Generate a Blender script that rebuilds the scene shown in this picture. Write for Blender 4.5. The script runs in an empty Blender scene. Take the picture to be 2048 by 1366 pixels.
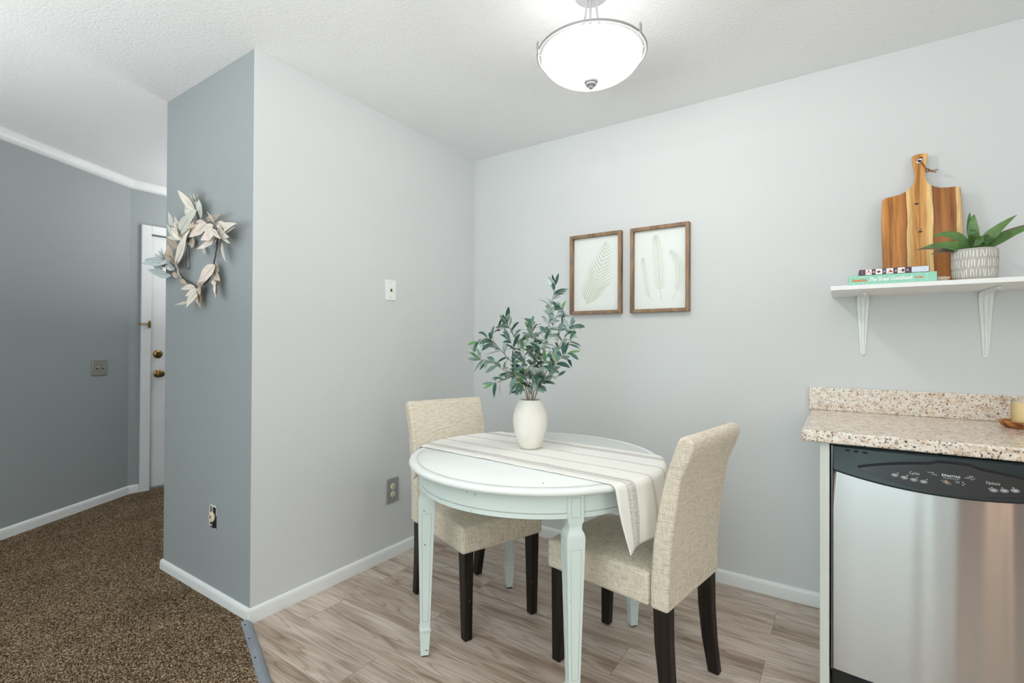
import bpy, bmesh, math, random
from mathutils import Vector, Matrix, noise

# ------------------------------------------------------------------ camera
S = bpy.context.scene
COL = S.collection
F_PX = 978.35
YAW, PITCH, ROLL = 0.590318, 0.005908, -0.004828
CAM = Vector((2.07297, -2.6305, 1.18559))
cy, sy = math.cos(YAW), math.sin(YAW)
cp, sp = math.cos(PITCH), math.sin(PITCH)
cr, sr = math.cos(ROLL), math.sin(ROLL)
Rz = Matrix(((cy, sy, 0), (-sy, cy, 0), (0, 0, 1)))
Rx = Matrix(((1, 0, 0), (0, cp, sp), (0, -sp, cp)))
Ry = Matrix(((cr, 0, -sr), (0, 1, 0), (sr, 0, cr)))
RM = Ry @ Rx @ Rz                      # world -> (right, forward, up)
cam_d = bpy.data.cameras.new('camera')
cam_d.sensor_width = 36
cam_d.lens = F_PX / 2048 * 36
cam_d.clip_start = 0.05
cam = bpy.data.objects.new('camera', cam_d)
COL.objects.link(cam)
right, fwd, up = RM[0], RM[1], RM[2]
m = Matrix((right, up, -fwd)).transposed().to_4x4()
m.translation = CAM
cam.matrix_world = m
S.camera = cam

# ------------------------------------------------------------------ light
S.view_settings.view_transform = 'Standard'
S.view_settings.look = 'None'
S.view_settings.gamma = 1
S.view_settings.exposure = 0.0
S.cycles.use_denoising = True
S.cycles.max_bounces = 10
S.cycles.diffuse_bounces = 6
S.cycles.sample_clamp_indirect = 8
W = bpy.data.worlds.new('world'); S.world = W
W.use_nodes = True
bg = W.node_tree.nodes['Background']
bg.inputs[0].default_value = (0.80, 0.95, 1.0, 1)
POW = dict(bulb=32.5, bowl=1.4, plate_glow=1.4, world=0.7, patio=31, entry=5, up_back=58, up_living=18, up_kitchen=7, up_hall=17, warm_fill=10.5)
bg.inputs[1].default_value = POW['world']
BOWL_OUT, PLATE_GLOW = POW['bowl'], POW['plate_glow']

def area_light(name, loc, rot, sx, sy_, power, color):
    if power <= 0: return
    d = bpy.data.lights.new(name, 'AREA')
    d.shape = 'RECTANGLE'; d.size = sx; d.size_y = sy_
    d.energy = power; d.color = color
    o = bpy.data.objects.new(name, d); COL.objects.link(o)
    o.location = loc; o.rotation_euler = rot
    return o
def point_light(name, loc, power, color, r):
    if power <= 0: return
    d = bpy.data.lights.new(name, 'POINT'); d.energy = power; d.color = color
    d.shadow_soft_size = r
    o = bpy.data.objects.new(name, d); COL.objects.link(o); o.location = loc
    return o
# daylight through the patio door behind the viewer
for x0_, x1_ in ((.51, 2.56), (2.65, 2.78)):
    area_light('patio_daylight', ((x0_+x1_)/2, -4.66, 1.07), (math.radians(90), 0, 0), x1_-x0_, 1.95, POW['patio']*(x1_-x0_)/2.2, (0.76, 0.95, 0.97))
area_light('warm_fill_right', (3.66, -2.4, 1.5), (math.radians(90), 0, math.radians(90)), 1.0, 1.0, POW['warm_fill'], (1.0, 0.92, 0.80))  # warm fill added from the right wall, where no window is known
# entry ceiling bulb, then upward area lights added to fill the ceiling, without fixtures
point_light('entry_ceiling_bulb', (-1.95, -0.52, 2.28), POW['entry'], (1.0, 0.95, 0.90), 0.04)
UPR = (math.radians(180), 0, 0)
area_light('ceiling_fill_dining', (1.6, -3.5, 1.3), UPR, 1.2, 1.2, POW['up_back'], (1, 1, 1))
area_light('ceiling_fill_living', (-0.5, -3.2, 1.3), UPR, 1.2, 1.2, POW['up_living'], (1, 1, 1))
area_light('ceiling_fill_kitchen', (3.0, -2.4, 1.3), UPR, 0.9, 1.2, POW['up_kitchen'], (1, 1, 1))
area_light('ceiling_fill_hall', (-1.6, 0.0, 1.3), UPR, 0.7, 0.7, POW['up_hall'], (1, 1, 1))

# ------------------------------------------------------------------ helpers
def ray(u, v):
    return RM.transposed() @ Vector(((u-1024)/F_PX, 1, (683-v)/F_PX))
def on_y(u, v, y):
    d = ray(u, v); return CAM + d*((y-CAM.y)/d.y)

H = 2.44
class MB:
    """collects shapes; build() links them as one mesh object"""
    def __init__(s): s.v = []; s.f = []; s.mi = []; s.m = 0; s.col = None
    def add(s, vs, fs, mi=None):
        b = len(s.v); s.v += [tuple(v) for v in vs]
        for f in fs:
            s.f.append([b+i for i in f]); s.mi.append(s.m if mi is None else mi)
        return s
    def box(s, x0, y0, z0, x1, y1, z1, mi=None):
        v = [(x0,y0,z0),(x1,y0,z0),(x1,y1,z0),(x0,y1,z0),(x0,y0,z1),(x1,y0,z1),(x1,y1,z1),(x0,y1,z1)]
        return s.add(v, [(0,3,2,1),(4,5,6,7),(0,1,5,4),(1,2,6,5),(2,3,7,6),(3,0,4,7)], mi)
    def hexa(s, bot, top, mi=None):
        return s.add(list(bot)+list(top), [(0,3,2,1),(4,5,6,7),(0,1,5,4),(1,2,6,5),(2,3,7,6),(3,0,4,7)], mi)
    def prism(s, poly, dirv, mi=None, cap_mi=None):
        """poly: list of 3D points, extruded by dirv"""
        n = len(poly); d = Vector(dirv)
        a = [Vector(p) for p in poly]; b = [p+d for p in a]
        base = len(s.v); s.v += [tuple(p) for p in a+b]
        s.f.append([base+i for i in range(n)][::-1]); s.mi.append(s.m if mi is None else mi)
        s.f.append([base+n+i for i in range(n)]); s.mi.append(s.m if mi is None else mi)
        for i in range(n):
            j = (i+1) % n
            s.f.append([base+i, base+j, base+n+j, base+n+i]); s.mi.append(s.m if mi is None else mi)
        return s
    def lathe(s, prof, c=(0,0,0), n=48, mi=None, axis='z', closed=False):
        """prof: (r,z) list"""
        base = len(s.v)
        for r, z in prof:
            for k in range(n):
                a = 2*math.pi*k/n
                if axis == 'z': p = (c[0]+r*math.cos(a), c[1]+r*math.sin(a), c[2]+z)
                elif axis == 'y': p = (c[0]+r*math.cos(a), c[1]+z, c[2]+r*math.sin(a))
                else: p = (c[0]+z, c[1]+r*math.cos(a), c[2]+r*math.sin(a))
                s.v.append(p)
        L = len(prof)
        for i in range(L if closed else L-1):
            i2 = (i+1) % L
            for k in range(n):
                k2 = (k+1) % n
                s.f.append([base+i*n+k, base+i*n+k2, base+i2*n+k2, base+i2*n+k]); s.mi.append(s.m if mi is None else mi)
        if not closed:
            if prof[0][0] > 1e-5: s.f.append([base+k for k in range(n)][::-1]); s.mi.append(s.m if mi is None else mi)
            if prof[-1][0] > 1e-5: s.f.append([base+(L-1)*n+k for k in range(n)]); s.mi.append(s.m if mi is None else mi)
        return s
    def tube(s, pts, r, n=8, mi=None, caps=True):
        pts = [Vector(p) for p in pts]
        rs = r if isinstance(r, (list, tuple)) else [r]*len(pts)
        base = len(s.v)
        t0 = (pts[1]-pts[0]).normalized()
        u = t0.orthogonal().normalized()
        for i, p in enumerate(pts):
            if i == 0: t = pts[1]-pts[0]
            elif i == len(pts)-1: t = pts[-1]-pts[-2]
            else: t = pts[i+1]-pts[i-1]
            t.normalize()
            u = (u - t*u.dot(t))
            u = u.normalized() if u.length > 1e-6 else t.orthogonal().normalized()
            w = t.cross(u)
            for k in range(n):
                a = 2*math.pi*k/n
                s.v.append(tuple(p + (u*math.cos(a)+w*math.sin(a))*rs[i]))
        for i in range(len(pts)-1):
            for k in range(n):
                k2 = (k+1) % n
                s.f.append([base+i*n+k, base+i*n+k2, base+(i+1)*n+k2, base+(i+1)*n+k]); s.mi.append(s.m if mi is None else mi)
        if caps:
            s.f.append([base+k for k in range(n)][::-1]); s.mi.append(s.m if mi is None else mi)
            e = base+(len(pts)-1)*n
            s.f.append([e+k for k in range(n)]); s.mi.append(s.m if mi is None else mi)
        return s
    def leaf(s, p0, p1, p2, w, nrm, mi=None, segs=8, fold=0.25, shape=None, thick=0.0, twist=0.0):
        """blade along a quadratic bezier; nrm = side the blade faces"""
        p0, p1, p2, nrm = Vector(p0), Vector(p1), Vector(p2), Vector(nrm)
        base = len(s.v); cols = 3 if not thick else 6
        for i in range(segs+1):
            t = i/segs
            p = p0*(1-t)**2 + p1*2*t*(1-t) + p2*t*t
            d = ((p1-p0)*(1-t) + (p2-p1)*t)
            if d.length < 1e-7: d = p2-p0
            d.normalize()
            side = d.cross(nrm)
            if side.length < 1e-4: side = d.orthogonal()
            side.normalize(); n = side.cross(d).normalized()
            if twist:
                q = Matrix.Rotation(twist*(t-0.3), 3, d); side = q @ side; n = q @ n
            hw = w/2*(shape(t) if shape else math.sin(math.pi*min(1, (t*0.96+0.03)))**0.8)
            hw = max(hw, 0.0004)
            row = [p - side*hw + n*hw*fold, p, p + side*hw + n*hw*fold]
            if thick:
                th = thick*(1-t*0.75)
                row += [p + side*hw*0.96 + n*(hw*fold-th*.25), p - n*th, p - side*hw*0.96 + n*(hw*fold-th*.25)]
            s.v += [tuple(q) for q in row]
        for i in range(segs):
            a = base+i*cols; b = a+cols
            rng = range(2) if not thick else range(6)
            for k in rng:
                k2 = (k+1) % cols
                s.f.append([a+k, a+k2, b+k2, b+k]); s.mi.append(s.m if mi is None else mi)
        return s
    def build(s, name, mats, parent=None, smooth=False, bevel=0.0, bseg=2, sub=0, loc=None, autos=None):
        me = bpy.data.meshes.new(name)
        off = Vector((0,0,0))
        if parent is not None: off = parent.matrix_world_loc if hasattr(parent, 'matrix_world_loc') else Vector(parent.get('_o', (0,0,0)))
        if loc is not None and parent is None: off = Vector(loc)
        me.from_pydata([tuple(Vector(v)-off) for v in s.v], [], s.f)
        if not isinstance(mats, (list, tuple)): mats = [mats]
        for mt in mats: me.materials.append(mt)
        for p, mi in zip(me.polygons, s.mi):
            p.material_index = mi; p.use_smooth = smooth
        bm = bmesh.new(); bm.from_mesh(me)
        bmesh.ops.recalc_face_normals(bm, faces=bm.faces[:]) if not getattr(s, 'raw', False) else None
        bm.to_mesh(me); bm.free()
        o = bpy.data.objects.new(name, me); COL.objects.link(o)
        if parent is not None:
            o.parent = parent
        elif loc is not None: o.location = loc
        if bevel:
            b = o.modifiers.new('bevel', 'BEVEL'); b.width = bevel; b.segments = bseg; b.limit_method = 'ANGLE'; b.angle_limit = math.radians(35)
        if sub:
            b = o.modifiers.new('sub', 'SUBSURF'); b.levels = sub; b.render_levels = sub
        if smooth or bevel:
            me.polygons.foreach_set('use_smooth', [True]*len(me.polygons))
            try:
                me.set_sharp_from_angle(angle=math.radians(autos if autos else 40))
            except Exception: pass
        OFF[o.name] = off
        return o
OFF = {}
def child(o, name, mb, mats, **k):
    """a mesh parented to o, vertices given in the same space as o's own"""
    off = OFF.get(o.name, Vector((0,0,0)))
    mb.v = [tuple(Vector(v)-off) for v in mb.v]
    c = mb.build(name, mats, None, **k)
    c.parent = o
    OFF[c.name] = off
    return c
def thing(name, label, cat, loc, rz=0.0, group=None):
    o = bpy.data.objects.new(name, None); COL.objects.link(o)
    o.empty_display_size = 0.05
    o.location = loc; o.rotation_euler = (0, 0, rz)
    OFF[o.name] = Vector(loc) if not rz else Vector((0,0,0))
    return tag(o, label, cat, group)
def tag(o, label, cat, group=None):
    o['label'] = label; o['category'] = cat
    if group: o['group'] = group
    return o
def struct(o):
    o['kind'] = 'structure'; return o

# ------------------------------------------------------------------ materials
def new_mat(name):
    mt = bpy.data.materials.new(name); mt.use_nodes = True
    return mt, mt.node_tree.nodes, mt.node_tree.links, mt.node_tree.nodes['Principled BSDF']
def pmat(name, col, rough=0.5, metal=0.0, bump=0.0, bscale=200, spec=None, var=0.0, vscale=6, trans=0.0, coat=0.0, emis=None, estr=0):
    mt, N, L, P = new_mat(name)
    P.inputs['Base Color'].default_value = (*col, 1)
    P.inputs['Roughness'].default_value = rough
    P.inputs['Metallic'].default_value = metal
    if spec is not None: P.inputs['Specular IOR Level'].default_value = spec
    if coat: P.inputs['Coat Weight'].default_value = coat; P.inputs['Coat Roughness'].default_value = .15
    if trans: P.inputs['Transmission Weight'].default_value = trans
    if emis: P.inputs['Emission Color'].default_value = (*emis, 1); P.inputs['Emission Strength'].default_value = estr
    tc = N.new('ShaderNodeTexCoord')
    if var:
        n = N.new('ShaderNodeTexNoise'); n.inputs['Scale'].default_value = vscale; n.inputs['Detail'].default_value = 4
        L.new(tc.outputs['Object'], n.inputs['Vector'])
        r = N.new('ShaderNodeValToRGB')
        r.color_ramp.elements[0].position = .3; r.color_ramp.elements[1].position = .7
        r.color_ramp.elements[0].color = (*[c*(1-var) for c in col], 1)
        r.color_ramp.elements[1].color = (*[min(1, c*(1+var)) for c in col], 1)
        L.new(n.outputs['Fac'], r.inputs['Fac']); L.new(r.outputs['Color'], P.inputs['Base Color'])
    if bump:
        n = N.new('ShaderNodeTexNoise'); n.inputs['Scale'].default_value = bscale; n.inputs['Detail'].default_value = 3
        L.new(tc.outputs['Object'], n.inputs['Vector'])
        b = N.new('ShaderNodeBump'); b.inputs['Strength'].default_value = bump; b.inputs['Distance'].default_value = .002
        L.new(n.outputs['Fac'], b.inputs['Height']); L.new(b.outputs['Normal'], P.inputs['Normal'])
    return mt
def mapping(N, L, scale, coord='Object', rot=(0,0,0), loc=(0,0,0)):
    tc = N.new('ShaderNodeTexCoord'); mp = N.new('ShaderNodeMapping')
    mp.inputs['Scale'].default_value = scale; mp.inputs['Rotation'].default_value = rot; mp.inputs['Location'].default_value = loc
    L.new(tc.outputs[coord], mp.inputs['Vector']); return mp
def ramp(N, stops, interp='LINEAR'):
    r = N.new('ShaderNodeValToRGB'); cr_ = r.color_ramp; cr_.interpolation = interp
    while len(cr_.elements) > 1: cr_.elements.remove(cr_.elements[0])
    cr_.elements[0].position = stops[0][0]; cr_.elements[0].color = (*stops[0][1], 1)
    for p, c in stops[1:]:
        e = cr_.elements.new(p); e.color = (*c, 1)
    return r
def srgb(r, g, b):
    f = lambda c: (c/255/12.92) if c/255 <= .04045 else ((c/255+.055)/1.055)**2.4
    return (f(r), f(g), f(b))
def mixc(N, L, a, b, fac, mode='MIX'):
    mx = N.new('ShaderNodeMix'); mx.data_type = 'RGBA'; mx.blend_type = mode
    for sock, val in ((mx.inputs[6], a), (mx.inputs[7], b), (mx.inputs[0], fac)):
        if hasattr(val, 'is_linked') or isinstance(val, bpy.types.NodeSocket): L.new(val, sock)
        elif isinstance(val, tuple): sock.default_value = (*val, 1)
        else: sock.default_value = val
    return mx.outputs[2]

M = {}
M['paint'] = pmat('wall_paint', srgb(214, 217, 218), .62, bump=.10, bscale=140, spec=.3, var=.012, vscale=1.3)
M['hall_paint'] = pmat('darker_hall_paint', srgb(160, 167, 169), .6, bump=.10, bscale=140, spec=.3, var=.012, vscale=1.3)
M['white_trim'] = pmat('white_trim_paint', srgb(232, 235, 235), .38, bump=.06, bscale=30, var=.02, vscale=9)
M['white'] = pmat('white_paint', srgb(240, 241, 240), .4)
M['black_plastic'] = pmat('black_plastic', (.012, .013, .014), .38, bump=.15, bscale=900)
M['black'] = pmat('black', (.004, .004, .004), .7)

def mk_ceiling():
    mt, N, L, P = new_mat('stippled_ceiling')
    P.inputs['Base Color'].default_value = (*srgb(238, 239, 240), 1); P.inputs['Roughness'].default_value = .9
    P.inputs['Specular IOR Level'].default_value = .1
    mp = mapping(N, L, (1, 1, 1))
    n = N.new('ShaderNodeTexNoise'); n.inputs['Scale'].default_value = 95; n.inputs['Detail'].default_value = 4; n.inputs['Roughness'].default_value = .6
    L.new(mp.outputs[0], n.inputs['Vector'])
    b = N.new('ShaderNodeBump'); b.inputs['Strength'].default_value = .55; b.inputs['Distance'].default_value = .008
    L.new(n.outputs['Fac'], b.inputs['Height']); L.new(b.outputs['Normal'], P.inputs['Normal'])
    return mt
M['ceiling'] = mk_ceiling()

def mk_carpet():
    mt, N, L, P = new_mat('brown_loop_carpet')
    P.inputs['Roughness'].default_value = .95; P.inputs['Specular IOR Level'].default_value = .05
    mp = mapping(N, L, (1, 1, 1))
    v = N.new('ShaderNodeTexVoronoi'); v.inputs['Scale'].default_value = 300
    n0 = N.new('ShaderNodeTexNoise'); n0.inputs['Scale'].default_value = 60
    L.new(mp.outputs[0], n0.inputs['Vector'])
    warp = N.new('ShaderNodeVectorMath'); warp.operation = 'MULTIPLY_ADD'
    L.new(n0.outputs['Color'], warp.inputs[0]); warp.inputs[1].default_value = (.012, .012, .012); L.new(mp.outputs[0], warp.inputs[2])
    L.new(warp.outputs[0], v.inputs['Vector'])
    r = ramp(N, [(0, srgb(34, 24, 16)), (.28, srgb(84, 64, 47)), (.55, srgb(132, 107, 82)), (.8, srgb(184, 160, 128)), (1, srgb(228, 210, 182))])
    sep = N.new('ShaderNodeSeparateColor'); L.new(v.outputs['Color'], sep.inputs[0])
    L.new(sep.outputs[0], r.inputs['Fac'])
    big = N.new('ShaderNodeTexNoise'); big.inputs['Scale'].default_value = 5; big.inputs['Detail'].default_value = 3; L.new(mp.outputs[0], big.inputs['Vector'])
    br = ramp(N, [(.35, (.84, .84, .84)), (.65, (1.08, 1.08, 1.08))]); L.new(big.outputs['Fac'], br.inputs['Fac'])
    c = mixc(N, L, r.outputs['Color'], br.outputs['Color'], 1.0, 'MULTIPLY')
    L.new(c, P.inputs['Base Color'])
    b = N.new('ShaderNodeBump'); b.inputs['Strength'].default_value = 1; b.inputs['Distance'].default_value = .006; b.invert = True
    L.new(v.outputs['Distance'], b.inputs['Height']); L.new(b.outputs['Normal'], P.inputs['Normal'])
    return mt
M['carpet'] = mk_carpet()

def mk_planks():
    mt, N, L, P = new_mat('vinyl_planks')
    P.inputs['Roughness'].default_value = .42; P.inputs['Specular IOR Level'].default_value = .35
    tc = N.new('ShaderNodeTexCoord')
    bk = N.new('ShaderNodeTexBrick')
    mp = N.new('ShaderNodeMapping'); mp.inputs['Location'].default_value = (.60, 1.374+.203*2, 0)
    L.new(tc.outputs['Object'], mp.inputs['Vector']); L.new(mp.outputs[0], bk.inputs['Vector'])
    bk.inputs['Scale'].default_value = 1; bk.inputs['Brick Width'].default_value = 1.22; bk.inputs['Row Height'].default_value = .203
    bk.inputs['Mortar Size'].default_value = .0010; bk.inputs['Mortar Smooth'].default_value = .3
    bk.inputs['Color1'].default_value = (0, 0, 0, 1); bk.inputs['Color2'].default_value = (1, 1, 1, 1); bk.offset = .37; bk.offset_frequency = 2
    bk.inputs['Mortar'].default_value = (.5, .5, .5, 1)
    # per-plank random shift of the grain
    sh = N.new('ShaderNodeVectorMath'); sh.operation = 'MULTIPLY_ADD'
    L.new(bk.outputs['Color'], sh.inputs[0]); sh.inputs[1].default_value = (7.3, 3.1, 0); L.new(tc.outputs['Object'], sh.inputs[2])
    sc = N.new('ShaderNodeMapping'); sc.inputs['Scale'].default_value = (.75, 9.5, 1); L.new(sh.outputs[0], sc.inputs['Vector'])
    nz = N.new('ShaderNodeTexNoise'); nz.inputs['Scale'].default_value = 2.0; nz.inputs['Detail'].default_value = 1.5; nz.inputs['Distortion'].default_value = .35
    L.new(sc.outputs[0], nz.inputs['Vector'])
    # cathedral rings: bands of the smooth noise field
    mul = N.new('ShaderNodeMath'); mul.operation = 'MULTIPLY'; mul.inputs[1].default_value = 62; L.new(nz.outputs['Fac'], mul.inputs[0])
    sn = N.new('ShaderNodeMath'); sn.operation = 'SINE'; L.new(mul.outputs[0], sn.inputs[0])
    m2 = N.new('ShaderNodeMath'); m2.operation = 'MULTIPLY_ADD'; m2.inputs[1].default_value = .5; m2.inputs[2].default_value = .5; L.new(sn.outputs[0], m2.inputs[0])
    fine = N.new('ShaderNodeMapping'); fine.inputs['Scale'].default_value = (2.2, 120, 1); L.new(sh.outputs[0], fine.inputs['Vector'])
    nf = N.new('ShaderNodeTexNoise'); nf.inputs['Scale'].default_value = 2.0; nf.inputs['Detail'].default_value = 5; L.new(fine.outputs[0], nf.inputs['Vector'])
    big = N.new('ShaderNodeTexNoise'); big.inputs['Scale'].default_value = 2.2; big.inputs['Detail'].default_value = 4
    bm_ = N.new('ShaderNodeMapping'); bm_.inputs['Scale'].default_value = (.8, 6.5, 1); L.new(sh.outputs[0], bm_.inputs['Vector']); L.new(bm_.outputs[0], big.inputs['Vector'])
    r1 = ramp(N, [(.30, srgb(150, 130, 114)), (.44, srgb(184, 168, 154)), (.58, srgb(203, 190, 178)), (.75, srgb(212, 202, 192))]); L.new(big.outputs['Fac'], r1.inputs['Fac'])
    r2 = ramp(N, [(0, (.70, .67, .65)), (.25, (.97, .96, .95)), (1, (1.06, 1.06, 1.06))]); L.new(m2.outputs[0], r2.inputs['Fac'])
    r3 = ramp(N, [(.32, (.62, .58, .55)), (.5, (1.02, 1.02, 1.02)), (.72, (1.16, 1.16, 1.16))]); L.new(nf.outputs['Fac'], r3.inputs['Fac'])
    c = mixc(N, L, r1.outputs['Color'], r2.outputs['Color'], .8, 'MULTIPLY')
    c = mixc(N, L, c, r3.outputs['Color'], .6, 'MULTIPLY')
    tint = ramp(N, [(0, (.90, .89, .88)), (1, (1.06, 1.06, 1.06))]); L.new(bk.outputs['Color'], tint.inputs['Fac'])
    c = mixc(N, L, c, tint.outputs['Color'], 1.0, 'MULTIPLY')
    c = mixc(N, L, c, srgb(126, 110, 98), bk.outputs['Fac'])
    L.new(c, P.inputs['Base Color'])
    b = N.new('ShaderNodeBump'); b.inputs['Strength'].default_value = .12; b.inputs['Distance'].default_value = .002
    L.new(nf.outputs['Fac'], b.inputs['Height']); L.new(b.outputs['Normal'], P.inputs['Normal'])
    return mt
M['planks'] = mk_planks()

def mk_linen():
    mt, N, L, P = new_mat('beige_linen_weave')
    P.inputs['Roughness'].default_value = .9; P.inputs['Specular IOR Level'].default_value = .1
    P.inputs['Sheen Weight'].default_value = .15
    outs = []
    geo = N.new('ShaderNodeTexCoord'); sp = N.new('ShaderNodeSeparateXYZ'); L.new(geo.outputs['Normal'], sp.inputs[0])
    ab = N.new('ShaderNodeMath'); ab.operation = 'ABSOLUTE'; L.new(sp.outputs['Z'], ab.inputs[0])
    gt = N.new('ShaderNodeMath'); gt.operation = 'GREATER_THAN'; gt.inputs[1].default_value = .75; L.new(ab.outputs[0], gt.inputs[0])
    for side_, flat_ in (((28, 28, 620), (28, 620, 28)), ((620, 620, 30), (620, 28, 28))):
        two = []
        for sc in (side_, flat_):
            mp = mapping(N, L, sc)
            n = N.new('ShaderNodeTexNoise'); n.inputs['Scale'].default_value = 1; n.inputs['Detail'].default_value = 2; n.inputs['Roughness'].default_value = .7
            L.new(mp.outputs[0], n.inputs['Vector']); two.append(n.outputs['Fac'])
        mxf = N.new('ShaderNodeMix'); mxf.data_type = 'FLOAT'; L.new(gt.outputs[0], mxf.inputs[0]); L.new(two[0], mxf.inputs[2]); L.new(two[1], mxf.inputs[3])
        outs.append(mxf.outputs[0])
    rr = []
    for o_ in outs:
        r = ramp(N, [(.36, (.34, .31, .26)), (.47, (.92, .92, .92)), (.6, (1.05, 1.05, 1.04))]); L.new(o_, r.inputs['Fac']); rr.append(r.outputs['Color'])
    c = mixc(N, L, srgb(232, 222, 204), rr[0], .48, 'MULTIPLY')
    c = mixc(N, L, c, rr[1], .48, 'MULTIPLY')
    L.new(c, P.inputs['Base Color'])
    ad = N.new('ShaderNodeMath'); ad.operation = 'ADD'; L.new(outs[0], ad.inputs[0]); L.new(outs[1], ad.inputs[1])
    b = N.new('ShaderNodeBump'); b.inputs['Strength'].default_value = .35; b.inputs['Distance'].default_value = .002
    L.new(ad.outputs[0], b.inputs['Height']); L.new(b.outputs['Normal'], P.inputs['Normal'])
    return mt
M['linen'] = mk_linen()

def mk_espresso():
    mt, N, L, P = new_mat('espresso_wood')
    P.inputs['Roughness'].default_value = .42; P.inputs['Specular IOR Level'].default_value = .3
    mp = mapping(N, L, (60, 60, 4))
    n = N.new('ShaderNodeTexNoise'); n.inputs['Scale'].default_value = 1; n.inputs['Detail'].default_value = 3; L.new(mp.outputs[0], n.inputs['Vector'])
    r = ramp(N, [(.35, (.007, .005, .004)), (.65, (.022, .015, .011))]); L.new(n.outputs['Fac'], r.inputs['Fac'])
    mp2 = mapping(N, L, (70, 70, 45))
    n2 = N.new('ShaderNodeTexNoise'); n2.inputs['Scale'].default_value = 1; L.new(mp2.outputs[0], n2.inputs['Vector'])
    th = ramp(N, [(.765, (0, 0, 0)), (.785, (1, 1, 1))]); L.new(n2.outputs['Fac'], th.inputs['Fac'])
    c = mixc(N, L, r.outputs['Color'], srgb(190, 170, 150), th.outputs['Color'])
    L.new(c, P.inputs['Base Color'])
    return mt
M['espresso'] = mk_espresso()

def mk_distressed(name, col, thr=.71):
    mt, N, L, P = new_mat(name)
    P.inputs['Roughness'].default_value = .35; P.inputs['Specular IOR Level'].default_value = .4
    mp = mapping(N, L, (1, 1, 1))
    n = N.new('ShaderNodeTexNoise'); n.inputs['Scale'].default_value = 48; n.inputs['Detail'].default_value = 3; L.new(mp.outputs[0], n.inputs['Vector'])
    th = ramp(N, [(thr, (0, 0, 0)), (thr+.02, (1, 1, 1))]); L.new(n.outputs['Fac'], th.inputs['Fac'])
    n2 = N.new('ShaderNodeTexNoise'); n2.inputs['Scale'].default_value = 3; n2.inputs['Detail'].default_value = 4; L.new(mp.outputs[0], n2.inputs['Vector'])
    r = ramp(N, [(.3, tuple(c*.93 for c in col)), (.7, col)]); L.new(n2.outputs['Fac'], r.inputs['Fac'])
    c = mixc(N, L, r.outputs['Color'], srgb(120, 105, 88), th.outputs['Color'])
    L.new(c, P.inputs['Base Color'])
    return mt
M['table_paint'] = mk_distressed('chipped_white_table_paint', srgb(236, 240, 238), .76)
M['table_cool_tint'] = mk_distressed('chipped_white_cool_tint', srgb(222, 235, 231), .73)  # white paint, with the cool cast of light put into its colour
M['table_line'] = pmat('groove_shade', srgb(176, 182, 174), .6)

def mk_runner():
    mt, N, L, P = new_mat('striped_linen_runner')
    P.inputs['Roughness'].default_value = .85; P.inputs['Specular IOR Level'].default_value = .1
    uv = N.new('ShaderNodeUVMap'); sep = N.new('ShaderNodeSeparateXYZ'); L.new(uv.outputs[0], sep.inputs[0])
    # v (0..1) runs across the cloth
    stops = [(0, 0), (.085, 0), (.09, 1), (.115, .55), (.135, 1), (.165, 1), (.17, 0), (.345, 0), (.35, 1), (.362, .3), (.378, 1), (.383, 0),
             (.60, 0), (.605, 1), (.617, .3), (.633, 1), (.638, 0), (.83, 0), (.835, 1), (.865, 1), (.885, .55), (.915, 1), (.92, 0)]
    r = ramp(N, [(p, (v, v, v)) for p, v in stops]); L.new(sep.outputs['Y'], r.inputs['Fac'])
    mp = N.new('ShaderNodeMapping'); mp.inputs['Scale'].default_value = (170, 300, 1); L.new(uv.outputs[0], mp.inputs['Vector'])
    n = N.new('ShaderNodeTexNoise'); n.inputs['Scale'].default_value = 1; n.inputs['Detail'].default_value = 2; L.new(mp.outputs[0], n.inputs['Vector'])
    r2 = ramp(N, [(.42, (1, 1, 1)), (.56, (.12, .12, .12))]); L.new(n.outputs['Fac'], r2.inputs['Fac'])
    mm = N.new('ShaderNodeMath'); mm.operation = 'MULTIPLY'; L.new(r.outputs['Color'], mm.inputs[0]); L.new(r2.outputs['Color'], mm.inputs[1])
    m3 = N.new('ShaderNodeMath'); m3.operation = 'MULTIPLY'; m3.inputs[1].default_value = .72; L.new(mm.outputs[0], m3.inputs[0])
    c = mixc(N, L, srgb(238, 237, 232), srgb(96, 96, 92), m3.outputs[0])
    L.new(c, P.inputs['Base Color'])
    b = N.new('ShaderNodeBump'); b.inputs['Strength'].default_value = .2; b.inputs['Distance'].default_value = .001
    L.new(n.outputs['Fac'], b.inputs['Height']); L.new(b.outputs['Normal'], P.inputs['Normal'])
    return mt
M['runner'] = mk_runner()

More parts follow.
